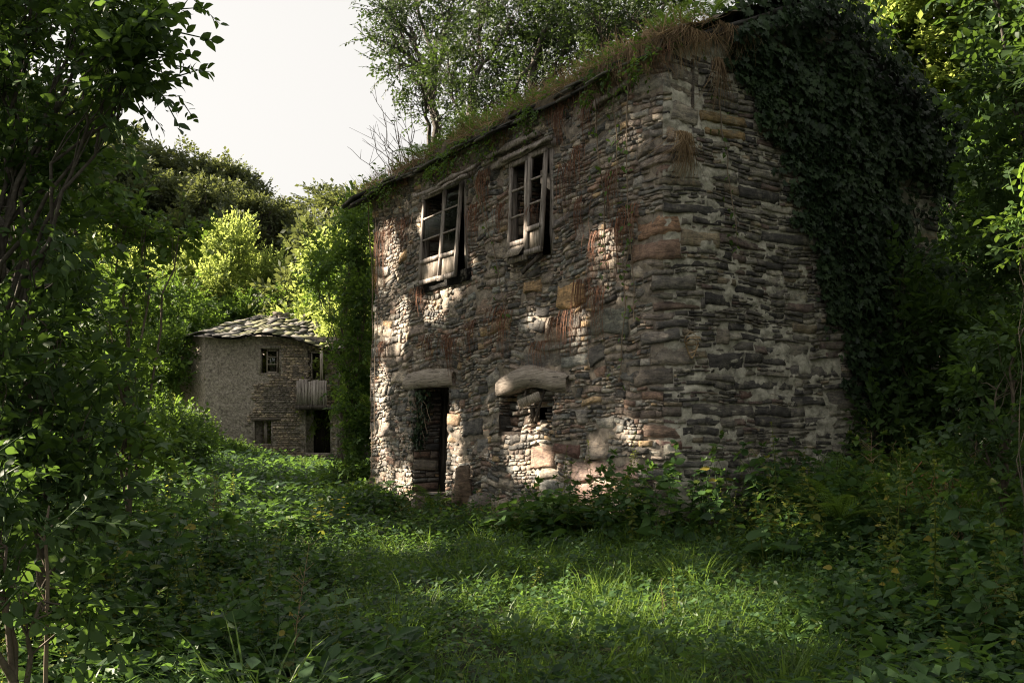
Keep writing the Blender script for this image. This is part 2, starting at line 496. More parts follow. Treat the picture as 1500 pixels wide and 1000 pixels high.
# particular stones one can find in the photograph: pixel box, colour
FEAT_A = [((818, 408, 860, 446), (0.38, 0.265, 0.15)), ((866, 446, 925, 490), (0.155, 0.165, 0.15)), ((845, 672, 958, 704), (0.19, 0.15, 0.14)),
          ((848, 330, 868, 366), (0.24, 0.23, 0.22)), ((812, 314, 834, 332), (0.2, 0.19, 0.19)), ((872, 308, 890, 326), (0.24, 0.23, 0.22)),
          ((926, 352, 975, 382), (0.23, 0.165, 0.135)), ((932, 318, 972, 350), (0.27, 0.18, 0.13)), ((716, 352, 742, 386), (0.24, 0.22, 0.19)),
          ((768, 408, 794, 430), (0.33, 0.24, 0.15)), ((786, 652, 822, 688), (0.25, 0.19, 0.16)), ((864, 640, 896, 676), (0.30, 0.27, 0.24)),
          ((820, 650, 856, 668), (0.16, 0.10, 0.09)), ((560, 620, 578, 644), (0.2, 0.18, 0.17)), ((660, 596, 678, 614), (0.34, 0.26, 0.19)),
          ((662, 624, 678, 642), (0.36, 0.28, 0.20)), ((846, 704, 905, 736), (0.21, 0.155, 0.14)), ((706, 634, 722, 662), (0.17, 0.17, 0.175)),
          ((584, 364, 596, 384), (0.38, 0.28, 0.17)), ((850, 600, 866, 626), (0.27, 0.26, 0.25)), ((700, 430, 724, 460), (0.24, 0.19, 0.16)),
          ((725, 468, 750, 486), (0.33, 0.27, 0.2)), ((800, 470, 822, 494), (0.3, 0.25, 0.21))]
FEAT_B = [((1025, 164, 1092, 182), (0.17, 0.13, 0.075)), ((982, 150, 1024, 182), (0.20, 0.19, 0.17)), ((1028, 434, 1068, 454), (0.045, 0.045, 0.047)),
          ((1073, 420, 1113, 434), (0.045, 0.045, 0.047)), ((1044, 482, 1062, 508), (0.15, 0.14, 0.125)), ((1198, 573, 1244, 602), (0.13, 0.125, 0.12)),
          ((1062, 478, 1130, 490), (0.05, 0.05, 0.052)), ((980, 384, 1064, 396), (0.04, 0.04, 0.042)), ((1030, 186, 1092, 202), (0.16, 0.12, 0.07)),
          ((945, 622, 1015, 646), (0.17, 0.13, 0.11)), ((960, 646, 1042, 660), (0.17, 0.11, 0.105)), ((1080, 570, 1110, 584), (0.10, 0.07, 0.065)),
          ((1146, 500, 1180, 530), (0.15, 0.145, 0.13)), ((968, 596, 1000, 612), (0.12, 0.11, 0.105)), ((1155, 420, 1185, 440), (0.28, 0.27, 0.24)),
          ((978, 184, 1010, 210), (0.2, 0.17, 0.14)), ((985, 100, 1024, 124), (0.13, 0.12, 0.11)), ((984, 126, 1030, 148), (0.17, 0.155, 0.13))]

def feat_rects():
    R = []
    for (b, c) in FEAT_A + FEAT_B:
        q0, zt = QZ(b[0], b[1]); q1, zb = QZ(b[2], b[3])
        xm = 0.5 * (b[0] + b[2])
        zt = QZ(xm, b[1])[1]; zb = QZ(xm, b[3])[1]
        if q0 < 0 and q1 > -.2: q1 = .28
        R.append(([q0, q1, zb, zt], np.array(c) * (1.3 if q0 < 0 else 1.7)))
    return R
FEATS = feat_rects()

# long and short corner stones reaching round both walls
QUOINS = []
z_ = ZB; flip = False
while z_ < ZE - .05:
    h_ = random.choice([.07, .1, .13, .18, .24, .3]) * random.uniform(.8, 1.2); h_ = min(h_, ZE - z_)
    la, lb = (random.uniform(.35, .62), random.uniform(.14, .28)) if flip else (random.uniform(.14, .26), random.uniform(.4, .8))
    r_ = [-la, lb, z_, z_ + h_]
    if not any(overlaps(r_, f[0]) for f in FEATS if abs(f[0][0]) < 1.5): QUOINS.append(r_)
    z_ += h_; flip = not flip

def trim(r, o):
    """cut rectangle r back so that it does not enter o; None if nothing is left"""
    opts = [[r[0], min(r[1], o[0]), r[2], r[3]], [max(r[0], o[1]), r[1], r[2], r[3]],
            [r[0], r[1], r[2], min(r[3], o[2])], [r[0], r[1], max(r[2], o[3]), r[3]]]
    best = max(opts, key=lambda a: max(0, a[1] - a[0]) * max(0, a[3] - a[2]))
    if best[1] - best[0] < 0.05 or best[3] - best[2] < 0.03:
        return None
    return best

def stone_geo(q0, q1, z0, z1, pf, proud, seed, cell=0.075):
    """an uneven stone: a swollen grid face with skirts running back into the wall"""
    w, h = q1 - q0, z1 - z0
    nx = int(min(9, max(3, round(w / cell)))); ny = int(min(5, max(2, round(h / cell))))
    jw, jh = 0.16 * min(w, h), 0.20 * h
    cq_ = [(random.uniform(-jw, jw * .3) * sx, random.uniform(-jh, jh * .15) * sy) for sx, sy in ((-1, -1), (1, -1), (-1, 1), (1, 1))]
    cq_ = [(-abs(c[0]) * 1.0 if sx > 0 else abs(c[0]), -abs(c[1]) if sy > 0 else abs(c[1])) for c, (sx, sy) in zip(cq_, ((-1, -1), (1, -1), (-1, 1), (1, 1)))]
    an = random.uniform(0, 6.28); ca, cb = math.cos(an), math.sin(an); off = random.uniform(-.4, .5)
    crease = random.choice([0, .5, 1]) * random.uniform(.01, .05) * min(1, h / .12)
    tilt_a, tilt_b = random.uniform(-0.09, 0.09), random.uniform(-0.22, 0.10)
    th_ = random.gauss(0, .075) * min(1.0, 1.6 * h / w) * (1.6 if pf is wp and q0 < 0 else 1)
    V = []
    for j in range(ny + 1):
        b = 2 * j / ny - 1
        for i in range(nx + 1):
            a = 2 * i / nx - 1
            e = max(abs(a), abs(b))
            s_, t_ = (a + 1) / 2, (b + 1) / 2
            wt = ((1 - s_) * (1 - t_), s_ * (1 - t_), (1 - s_) * t_, s_ * t_)
            qa = (q0 + q1) / 2 + a * w / 2 + sum(k_ * c[0] for k_, c in zip(wt, cq_))
            zb = (z0 + z1) / 2 + b * h / 2 + sum(k_ * c[1] for k_, c in zip(wt, cq_))
            qa, zb = qa - th_ * (zb - (z0 + z1) / 2), zb + th_ * (qa - (q0 + q1) / 2)
            if 0 < i < nx and 0 < j < ny:
                qa += random.uniform(-.2, .2) * w / nx; zb += random.uniform(-.2, .2) * h / ny
            elif abs(b) == 1 and 0 < i < nx:
                zb -= b * random.uniform(0, .09) * h; qa += random.uniform(-.25, .25) * w / nx
            qq, zz = warp(qa, zb)
            d = proud + tilt_a * a * min(w, 0.4) * 0.5 + tilt_b * b * h * 0.5
            d -= crease * max(0.0, a * ca + b * cb - off)
            d += 0.009 * mnoise.noise(Vector((qa * 9 + seed, zb * 14, seed))) + random.uniform(-.003, .003)
            V.append(pf(qq, zz, d))
    F = []
    n = nx + 1
    for j in range(ny):
        for i in range(nx):
            F.append([j * n + i, j * n + i + 1, (j + 1) * n + i + 1, (j + 1) * n + i])
    ring = [i for i in range(n)] + [j * n + nx for j in range(1, ny + 1)] + [ny * n + i for i in range(nx - 1, -1, -1)] + [j * n for j in range(ny - 1, 0, -1)]
    base = len(V)
    cq, cz = (q0 + q1) / 2, (z0 + z1) / 2
    for k in ring:
        i, j = k % n, k // n
        a, b = 2 * i / nx - 1, 2 * j / ny - 1
        qq, zz = warp(cq + a * w * 0.49, cz + b * h * 0.49)
        V.append(pf(qq, zz, -0.05))
    m = len(ring)
    for k in range(m):
        F.append([ring[k], base + k, base + (k + 1) % m, ring[(k + 1) % m]])
    return np.array(V), np.array(F)

def make_wall(name, kind, q0, q1, ztop_f, mort, smat, tints, n_ind, res):
    # the mortar core as one uneven sheet with the openings left out, plus a thick back
    nq = int((q1 - q0) / res); nz = int((8.0 - ZB) / res)
    idx = {}; V = []; F = []
    def vid(i, j):
        k = (i, j)
        if k not in idx:
            q = q0 + (q1 - q0) * i / nq; z = ZB + (8.0 - ZB) * j / nz
            z = min(z, ztop_f(q))
            m = mnoise.noise(Vector((q * 0.9 + 4, z * 0.9, 2.0))) + 0.4 * mnoise.noise(Vector((q * 3, z * 3, 7)))
            amt = (0.030 if kind == 'B' else 0.026)
            d = (-0.004 if kind == 'B' else -.008) + amt * min(1, max(0.0, m - 0.16) * 2.2) + 0.036 * mnoise.noise(Vector((q * 5, z * 13, 1.5))) + 0.018 * mnoise.noise(Vector((q * 19, z * 31, 4.5)))
            idx[k] = len(V); V.append(wp(q, z, d))
        return idx[k]
    for i in range(nq):
        qa, qb = q0 + (q1 - q0) * i / nq, q0 + (q1 - q0) * (i + 1) / nq
        for j in range(nz):
            za, zb = ZB + (8.0 - ZB) * j / nz, ZB + (8.0 - ZB) * (j + 1) / nz
            if za >= max(ztop_f(qa), ztop_f(qb)):
                continue
            c = [(qa + qb) / 2, (qa + qb) / 2, (za + zb) / 2, (za + zb) / 2]
            if any(o[0] < c[0] < o[1] and o[2] < c[2] < o[3] for o in OPEN):
                continue
            F.append([vid(i, j), vid(i + 1, j), vid(i + 1, j + 1), vid(i, j + 1)])
    wall = obj(name, new_mesh(name, H(V), [np.array(F)], mort, smooth=True), house)
    rects = []
    split_rects(q0, q1, ZB, 8.0, kind, rects)
    good = []
    for r in rects:
        zt = min(ztop_f(r[0]), ztop_f(r[1]))
        if r[2] > zt - 0.05:
            continue
        r[3] = min(r[3], zt)
        for o in OPEN + [BEAM_D, BEAM_N] + [f[0] for f in FEATS] + QUOINS:
            if r is not None and overlaps(r, o):
                r = trim(r, o)
        if r is None or r[3] - r[2] < 0.025:
            continue
        if r[1] - r[0] < 0.05:
            continue
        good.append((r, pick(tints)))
    for (r, c) in FEATS:
        mq = (r[0] + r[1]) / 2
        if (q0 <= mq < q1) or (q0 < 0 and r[0] < 0 <= mq):
            good.append((list(r), c))
    if kind == 'A':
        for r in QUOINS: good.append((list(r), (pick(TINT_A) + pick(TINT_B)) * .5))
    # how large each shows in the photograph decides which are objects of their own
    def shown(r):
        q, z = (r[0] + r[1]) / 2, (r[2] + r[3]) / 2
        d = depth_q(q)
        f = 0.55 if q < 0 else 0.85
        if z < 0.4 or (q > 1.4 and z > 3.2 + (3.4 - q) * 1.3) or q > 3.6:
            return 0
        return (r[1] - r[0]) * f * (r[3] - r[2]) / d ** 2
    good.sort(key=lambda g: -shown(g[0]))
    rest = Buf()
    for k, (r, c) in enumerate(good):
        gap = 0.003
        rr = [r[0] + gap, r[1] - gap, r[2] + gap, r[3] - gap]
        area = (r[1] - r[0]) * (r[3] - r[2])
        proud = random.uniform(0.010, 0.040)
        if kind == 'B':
            proud = random.uniform(0.0, 0.042)
        V, F = stone_geo(*rr, wp, proud, k * 1.37, 0.085)
        if k < n_ind:
            ctr = V.mean(0)
            me = new_mesh('stone', V - ctr, [F], smat, tint=np.tile(c, (len(V), 1)))
            obj('stone', me, wall, tuple(ctr - C0))
        else:
            rest.add(H(V), F, 0.5, c)
    o = obj('rubble', rest.mesh('rubble', smat), wall); o['kind'] = 'stuff'
    print(name, len(good), 'stones')
    return wall

wallA = make_wall('front_wall', 'A', -LA, 0.0, top_z, M['mortar_front'], M['stone_front'], TINT_A, 170, 0.05)
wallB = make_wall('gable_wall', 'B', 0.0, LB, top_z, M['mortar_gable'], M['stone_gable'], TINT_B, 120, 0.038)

# jambs, heads and sills of the openings, laid in stone; 'in' runs into the wall
TH = 0.55
def reveal(o, side):
    b = Buf()
    q0, q1, z0, z1 = o
    if side in ('far', 'near'):
        q = q0 if side == 'far' else q1
        sgn = 1 if side == 'far' else -1
        rects = []
        split_rects(0.0, TH, z0, z1, 'A', rects)
        pf = lambda a, z, d: wp(q, z, -a) + (-UA) * sgn * d * 0.7
        for r in rects:
            V, F = stone_geo(r[0] + .005, r[1] - .005, r[2] + .005, r[3] - .005, pf, random.uniform(0.01, 0.05), random.random() * 90, 0.1)
            b.add(H(V), F, 0.5, pick(TINT_A) * 0.8)
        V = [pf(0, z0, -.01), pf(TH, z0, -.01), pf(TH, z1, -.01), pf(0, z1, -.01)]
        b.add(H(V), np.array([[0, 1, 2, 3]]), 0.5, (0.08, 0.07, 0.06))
    else:
        z = z0 if side == 'sill' else z1
        V = [wp(q0, z, 0.02), wp(q1, z, 0.02), wp(q1, z, -TH), wp(q0, z, -TH)]
        V2 = [v + np.array([0, 0, -0.06 if side == 'sill' else 0.06]) for v in V]
        b.add(H(V + V2), np.array([[0, 1, 2, 3], [4, 5, 6, 7], [0, 1, 5, 4]]), 0.5, (0.12, 0.10, 0.09))
    return b
for o in OPEN:
    for side in ('far', 'near', 'sill', 'head'):
        b = reveal(o, side)
        obj('jamb' if side in ('far', 'near') else ('sill' if side == 'sill' else 'head'), b.mesh('reveal', M['stone_front']), wallA)

# remaining walls (thick, plain inside), floor between the storeys
def slab(name, P0, ax, ay, az, m, parent=house, **kw):
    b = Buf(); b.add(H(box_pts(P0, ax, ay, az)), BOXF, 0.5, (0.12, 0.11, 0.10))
    return obj(name, b.mesh(name, m), parent, **kw)
Z3 = np.array([0, 0, 1.0])
E = 0.5
slab('back_wall', C0 + VB * (LB - E) + UA * 0.3 + Z3 * ZB, VB * E, UA * (LA - 0.3), Z3 * (ZE - ZB), M['stone_gable'])
slab('end_wall', C0 + UA * (LA - 0.45) - NA * 0.12 + Z3 * ZB, VB * (LB - 0.7), UA * 0.45, Z3 * (ZE - ZB), M['stone_front'])
# inner faces behind the two outer skins keep daylight out
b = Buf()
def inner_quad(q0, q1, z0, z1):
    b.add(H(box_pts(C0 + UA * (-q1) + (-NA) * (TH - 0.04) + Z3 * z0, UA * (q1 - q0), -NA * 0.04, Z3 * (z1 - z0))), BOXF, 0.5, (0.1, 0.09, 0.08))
cuts = sorted(OPEN, key=lambda o: o[0])
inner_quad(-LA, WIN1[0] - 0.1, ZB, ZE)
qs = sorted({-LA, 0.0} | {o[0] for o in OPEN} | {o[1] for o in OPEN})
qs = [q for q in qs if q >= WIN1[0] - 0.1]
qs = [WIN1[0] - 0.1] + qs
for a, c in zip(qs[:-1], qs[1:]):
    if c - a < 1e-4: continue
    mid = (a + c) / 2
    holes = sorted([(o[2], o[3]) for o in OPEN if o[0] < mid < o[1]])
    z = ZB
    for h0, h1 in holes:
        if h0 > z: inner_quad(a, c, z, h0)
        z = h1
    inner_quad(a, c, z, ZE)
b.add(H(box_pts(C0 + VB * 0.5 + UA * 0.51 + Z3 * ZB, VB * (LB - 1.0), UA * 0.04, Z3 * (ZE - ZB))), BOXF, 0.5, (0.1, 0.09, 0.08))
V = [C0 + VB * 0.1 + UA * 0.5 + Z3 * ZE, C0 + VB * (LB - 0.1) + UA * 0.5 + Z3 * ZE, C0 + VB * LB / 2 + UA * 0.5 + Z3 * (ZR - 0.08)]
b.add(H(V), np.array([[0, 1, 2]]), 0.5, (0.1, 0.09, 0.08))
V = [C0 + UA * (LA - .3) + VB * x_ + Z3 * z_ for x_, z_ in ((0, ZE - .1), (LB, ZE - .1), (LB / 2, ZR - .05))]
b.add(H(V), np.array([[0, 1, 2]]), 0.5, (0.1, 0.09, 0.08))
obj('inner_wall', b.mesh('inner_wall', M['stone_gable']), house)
slab('upper_floor', C0 + VB * 0.6 + UA * 0.6 + Z3 * 3.25, VB * (LB - 1.2), UA * (LA - 1.2), Z3 * 0.12, M['wood_dark'])

# ---------------------------------------------------------------- timber lintels
def lintel(q0, q1, z0, z1, arch, m, dip=0.0):
    b = Buf(); n = 22; V = []
    for i in range(n + 1):
        t = i / n; q = q0 + (q1 - q0) * t
        up = arch * math.exp(-((t - .47) / .27) ** 2)
        zt = z1 + up * 0.9 - 0.25 * (z1 - z0) * abs(2 * t - 1) ** 6 + 0.03 * mnoise.noise(Vector((q * 5, 1, 1)))
        zb = z0 + up * 0.75 + 0.03 * mnoise.noise(Vector((q * 6, 5, 1)))
        for k, (zz, dd) in enumerate(((zb, 0.055), (zb * 0.6 + zt * 0.4, 0.085), (zt - 0.03, 0.075), (zt, 0.045), (zt, -0.3), (zb, -0.3))):
            dd += 0.03 * mnoise.noise(Vector((q * 4, zz * 12, 3)))
            V.append(wp(q, zz, dd))
    F = []
    for i in range(n):
        for k in range(6):
            F.append([6 * i + k, 6 * (i + 1) + k, 6 * (i + 1) + (k + 1) % 6, 6 * i + (k + 1) % 6])
    F.append([5, 4, 3, 2, 1, 0]); 
    b.add(np.array(V), [np.array(F[:-1]), np.array([[0, 1, 2, 3, 4, 5]]), np.array([[6 * n + k for k in range(6)]])])
    # turned so that the grain runs along the timber
    c = np.concatenate(b.V); ctr = c.mean(0)
    R = np.stack([-UA, NA, Z3])
    me = new_mesh('lintel', (c - ctr) @ R.T, [np.concatenate(f) for f in b.F.values()], m, smooth=False)
    o = obj('lintel', me, house)
    from mathutils import Matrix
    mw = Matrix(((-UA[0], NA[0], 0, ctr[0] - C0[0]), (-UA[1], NA[1], 0, ctr[1] - C0[1]), (0, 0, 1, ctr[2]), (0, 0, 0, 1)))
    o.matrix_local = mw
    return o
o = lintel(BEAM_D[0], BEAM_D[1], BEAM_D[2], BEAM_D[3] - 0.02, 0.03, M['wood_lintel']); o['label'] = 'short straight timber lintel over the doorway'
o = lintel(BEAM_N[0], BEAM_N[1], BEAM_N[2] - 0.02, BEAM_N[2] + 0.28, 0.17, M['wood_lintel']); o['label'] = 'bowed pale timber lintel over the blocked window'

# ---------------------------------------------------------------- door post and door leaf fragment
b = Buf(); qd = DOOR[0] + 0.50 * (DOOR[1] - DOOR[0])
beam(b, H(wp(qd, DOOR[2] - 0.1, -0.42)), H(wp(qd, DOOR[3], -0.42)), 0.13, 0.12, up=tuple(UA), segs=6)
obj('door_post', b.mesh('door_post', M['wood_dark']), house)
b = Buf()
for k in range(4):
    qq = qd - 0.12 - 0.13 * k
    beam(b, H(wp(qq, DOOR[2] - 0.1, -0.55)), H(wp(qq, DOOR[3] - 0.15 * (k % 2), -0.55)), 0.12, 0.03, up=tuple(NA))
obj('door', b.mesh('door', M['wood_dark']), house)

# ---------------------------------------------------------------- blocked window: loose stones, small hole, board
b = Buf(); q0, q1, z0, z1 = NICHE
hole = rect_px(774, 596, 793, 622)
pfn = lambda q, z, d: wp(q, z, d - 0.24 + 0.04 * mnoise.noise(Vector((q * 4, z * 4, 0))))
rects = []
split_rects(q0 - 0.02, q1 + 0.02, z0 - 0.02, z1 + 0.05, 'A', rects)
kk = 0
for r in rects:
    if overlaps(r, hole, -0.01):
        r = trim(r, hole)
        if r is None: continue
    V, F = stone_geo(r[0] + .01, r[1] - .01, r[2] + .008, r[3] - .008, pfn, random.uniform(0.01, 0.12), random.random() * 99, 0.08)
    ctr = V.mean(0)
    me = new_mesh('stone', V - ctr, [F], M['stone_front'], tint=np.tile(pick(TINT_A), (len(V), 1)))
    obj('infill_stone', me, wallA, tuple(ctr - C0))
hq = (hole[0] + hole[1]) / 2; hz = (hole[2] + hole[3]) / 2
V = []
for (a, c) in (((q0 - .05, hole[0]), (z0 - .05, z1 + .1)), ((hole[1], q1 + .05), (z0 - .05, z1 + .1)), ((hole[0], hole[1]), (hole[3], z1 + .1)), ((hole[0], hole[1]), (z0 - .05, hole[2]))):
    b.add(H([wp(a[0], c[0], -0.3), wp(a[1], c[0], -0.3), wp(a[1], c[1], -0.3), wp(a[0], c[1], -0.3)]), np.array([[0, 1, 2, 3]]), 0.5, (0.06, 0.055, 0.05))
obj('infill_back', b.mesh('infill_back', M['mortar_front']), wallA)
b = Buf()
c1 = wp(hole[0] - 0.12, hole[3] - 0.02, -0.02); c2 = wp(hole[1] + 0.1, hole[3] + 0.10, -0.02)
b.add(H(box_pts(c1, c2 - c1, NA * 0.02 + Z3 * 0.0, Z3 * 0.13 + NA * 0.05)), BOXF)
obj('loose_board', b.mesh('loose_board', M['wood_pale']), house)
b = Buf()
beam(b, H(wp(hole[0], hole[2], -0.2)), H(wp(hole[0] + 0.02, hole[3], -0.16)), 0.06, 0.06, up=tuple(NA))
beam(b, H(wp(hole[1] - .06, hole[2] + .05, -0.02)), H(wp(hole[1] + 0.16, hole[3] + .28, -0.02)), 0.035, 0.03, up=tuple(NA))
beam(b, H(wp(hole[0] - .16, hole[3] - .05, -0.04)), H(wp(hole[0] + 0.02, hole[3] + .26, -0.04)), 0.035, 0.03, up=tuple(NA))
obj('broken_frame', b.mesh('broken_frame', M['wood_dark']), house)

# ---------------------------------------------------------------- upper casement windows
def casement(parent, q0, q1, z0, z1, tilt, skew, panel=0.24, bars=3, glass=(), dep=0.04, paneltilt=0.0):
    """one sash: stiles, rails, glazing bars, a boarded foot panel and what is left of the panes"""
    def P(q, z, d):
        t = (z - z0) / (z1 - z0)
        return wp(q + skew * (1 - t), z, dep + d + tilt * (1 - t)) - C0
    s = obj('sash', None, parent)
    zp = z0 + panel * (z1 - z0)
    def bm(a, c, w, h, name):
        b = Buf(); beam(b, a, c, w, h, up=tuple(NA), segs=4, jit=0.003); obj(name, b.mesh(name, M['wood']), s)
    bm(P(q0 + .03, z0, 0), P(q0 + .03, z1, 0), 0.065, 0.05, 'stile')
    bm(P(q1 - .03, z0, 0), P(q1 - .03, z1, 0), 0.065, 0.05, 'stile')
    bm(P(q0, z1, .004), P(q1, z1, .004), 0.07, 0.048, 'rail')
    bm(P(q0, zp, .004), P(q1, zp, .004), 0.07, 0.048, 'rail')
    bm(P(q0, z0 + .02, .004), P(q1, z0 + .02, .004), 0.08, 0.048, 'rail')
    for k in range(1, bars):
        z = zp + (z1 - zp) * k / bars
        bm(P(q0 + .04, z, 0), P(q1 - .04, z, 0), 0.028, 0.026, 'glazing_bar')
    b = Buf()
    v = [P(q0 + .05, z0 + .05, -.01 + paneltilt), P(q1 - .05, z0 + .05, -.01 + paneltilt), P(q1 - .05, zp - .02, -.01), P(q0 + .05, zp - .02, -.01)]
    b.add(np.array(v + [x + NA * -0.015 for x in v]), np.array([[0, 1, 2, 3], [7, 6, 5, 4], [0, 4, 5, 1], [3, 2, 6, 7], [0, 3, 7, 4], [1, 5, 6, 2]]))
    obj('panel', b.mesh('panel', M['wood_pale']), s)
    for k in glass:
        za, zb = zp + (z1 - zp) * k / bars + .015, zp + (z1 - zp) * (k + 1) / bars - .015
        b = Buf(); b.add(np.array([P(q0 + .05, za, -.005), P(q1 - .05, za, -.005), P(q1 - .05, zb, -.005), P(q0 + .05, zb, -.005)]), np.array([[0, 1, 2, 3]]))
        obj('pane', b.mesh('pane', M['glass']), s)
    return s
def frame(q0, q1, z0, z1, lean, name='window_frame'):
    f = obj(name, None, house)
    def bm(a, c, w, h, nm):
        b = Buf(); beam(b, H(a), H(c), w, h, up=tuple(NA), segs=5, jit=0.006); obj(nm, b.mesh(nm, M['wood']), f)
    bm(wp(q0, z0, -.03 + lean), wp(q0, z1, -.03), 0.09, 0.12, 'post')
    bm(wp(q1 + .02, z0, -.03 + lean), wp(q1, z1, -.03), 0.09, 0.12, 'post')
    bm(wp(q0 - .12, z1 + .04, -.02), wp(q1 + .12, z1 + .06, -.02), 0.11, 0.14, 'head')
    return f
q0, q1, z0, z1 = WIN1
f1 = frame(q0, q1, z0, z1, 0.0); f1['label'] = 'weathered window frame with two closed sashes'
mid = qA(656)
casement(f1, q0 + .05, mid - .02, z0 - .02, z1 - .03, 0.10, 0.0, 0.25, 3, (1,), 0.03)
casement(f1, mid + .03, q1 - .04, z0 - .06, z1 - .03, 0.16, 0.02, 0.25, 3, (0, 1, 2), 0.05)
bq = Buf(); beam(bq, H(wp(q0 - .25, z0 - .08, 0.05)), H(wp(q1 + .2, z0 - .05, 0.05)), 0.10, 0.2, up=(0, 0, 1), segs=6, jit=.01)
obj('window_sill', bq.mesh('window_sill', M['stone_gable']), house)
q0, q1, z0, z1 = WIN2
f2 = frame(q0, q1, z0, z1, 0.0); f2['label'] = 'broken window frame leaning out with snapped sashes'
mid = qA(781)
casement(f2, q0 + .05, mid - .02, z0 + .0, z1 - .03, 0.10, 0.06, 0.18, 3, (), 0.05, 0.15)
casement(f2, mid + .04, q1 - .05, z0 + .05, z1 - .02, 0.12, 0.0, 0.25, 3, (), 0.06)
b = Buf(); a = QZ(803, 372); c = QZ(782, 402)
beam(b, H(wp(a[0], a[1], .12)), H(wp(c[0], c[1], .22)), 0.07, 0.035, up=tuple(NA), segs=3)
obj('hanging_batten', b.mesh('hanging_batten', M['wood_dark']), house)
# planks and beams under the eaves over the windows
for (xa, ya, xb, yb, w, dd) in ((728, 246, 815, 206, 0.10, 0.08), (745, 238, 822, 204, 0.06, 0.14), (722, 232, 800, 196, 0.07, 0.10), (660, 272, 716, 246, 0.05, 0.22),
                                (618, 290, 700, 260, 0.06, 0.16), (648, 288, 706, 260, 0.035, 0.26), (872, 158, 930, 122, 0.07, 0.08)):
    a = QZ(xa, ya); c = QZ(xb, yb); b = Buf()
    beam(b, H(wp(a[0], a[1], dd)), H(wp(c[0], c[1], dd + .02)), w, 0.05, up=tuple(NA), segs=7, jit=0.014)
    obj('eaves_plank', b.mesh('eaves_plank', M['wood']), house)

# ---------------------------------------------------------------- roof: slabs at the eaves, turf-covered slope
pitch = math.atan2(ZR - ZE, LB / 2)
RS = VB * math.cos(pitch) + Z3 * math.sin(pitch)        # up the front slope
RN = -VB * math.sin(pitch) + Z3 * math.cos(pitch)
def roof_pt(s, u, n=0.0):                               # s along from the corner, u up the slope from the wall face
    return C0 + UA * s + RS * u + RN * n + Z3 * (ZE + .07 * mnoise.noise(Vector((s * .7, 0, 3))) + .03 * mnoise.noise(Vector((s * 2.3, 0, 5))))
roof = obj('roof', None, house)
b = Buf()
nu, nS = 14, 60
SL = (LB / 2) / math.cos(pitch)
V = []
for i in range(nS + 1):
    for j in range(nu + 1):
        s = -0.12 + (LA + 0.35) * i / nS; u = -0.18 + (SL + 0.18) * j / nu
        hh = 0.10 + 0.13 * fbm(s * 0.9, u * 1.2, 3) + 0.05 * fbm(s * 4, u * 4, 1)
        V.append(roof_pt(s, u, 0.0 if j == 0 else max(0.02, hh + 0.10)))
F = [[i * (nu + 1) + j, (i + 1) * (nu + 1) + j, (i + 1) * (nu + 1) + j + 1, i * (nu + 1) + j + 1] for i in range(nS) for j in range(nu)]
b.add(H(V), np.array(F))
obj('turf', b.mesh('turf', M['turf'], True), roof)
for (sg) in (1, -1):
    V = []
    for s in (-0.1, LA + 0.15):
        for (vv, zz) in ((0.02, ZE - 0.02), (LB / 2, ZR - 0.02)):
            vq = vv if sg == 1 else LB - vv
            V += [C0 + UA * s + VB * vq + Z3 * zz, C0 + UA * s + VB * vq + Z3 * (zz + 0.10)]
    b = Buf(); b.add(H(V), np.array([[0, 2, 6, 4], [1, 5, 7, 3], [0, 4, 5, 1], [2, 3, 7, 6], [0, 1, 3, 2], [4, 6, 7, 5]]))
    obj('roof_deck', b.mesh('roof_deck', M['wood_dark'] if sg == 1 else M['slate_dark']), roof)
def slate_piece(s, w, u0, dep, n, th, tilt=0.0, m='slate', parent=roof):
    pts = []
    k = 7
    base = []
    for a in ((-.5, 0), (-.46, -.5 + random.uniform(0, .1)), (-.1, -.56), (.3, -.5), (.5, -.42), (.5, 0.5), (-.5, .5)):
        base.append((a[0] * w + random.uniform(-.02, .02), a[1] * dep + random.uniform(-.02, .02)))
    V = [roof_pt(s + x, u0 + y, n + tilt * x + 0.0 * y) for x, y in base] + [roof_pt(s + x, u0 + y, n + th + tilt * x) for x, y in base]
    F = [np.array([[i, (i + 1) % k, k + (i + 1) % k, k + i] for i in range(k)]), np.array([list(range(k - 1, -1, -1)), list(range(k, 2 * k))])]
    b = Buf(); b.add(H(V), F)
    obj('slate', b.mesh('slate', M[m]), parent)
for layer, (n0, ou) in enumerate(((0.0, -0.10), (0.035, -0.05), (0.07, 0.0), (0.10, 0.1))):
    s = -0.15 + random.uniform(0, .2)
    while s < LA + 0.35:
        w = random.uniform(0.28, 0.75)
        if random.random() > 0.12 * (layer + 1.5):
            slate_piece(s + w / 2, w * 0.97, ou + random.uniform(-.10, .16), random.uniform(.4, .6), n0 + random.uniform(-.008, .01), random.uniform(.018, .035), random.uniform(-.03, .03), random.choice(['slate', 'slate_dark']))
        s += w
slate_piece(LA + 0.22, .8, -0.2, 0.7, 0.02, 0.05, -0.12, 'slate_dark')
slate_piece(LA + 0.10, 0.7, -0.16, 0.7, -0.06, 0.05, -0.05, 'slate_dark')
# verge slabs up the gable
for k in range(26):
    t = (k + .5) / 26
    q = t * LB
    z = top_z(q) + 0.03
    b = Buf(); w = random.uniform(.3, .5); sl = (ZR - ZE) / (LB / 2) * (1 if q < LB / 2 else -1)
    a = C0 + VB * (q - w / 2) + Z3 * (z - sl * w / 2) + NB * random.uniform(.04, .14)
    b.add(H(box_pts(a, VB * w + Z3 * sl * w, -NB * 0.5, Z3 * random.uniform(.03, .07))), BOXF)
    obj('verge_slab', b.mesh('verge_slab', M['slate_dark']), roof)
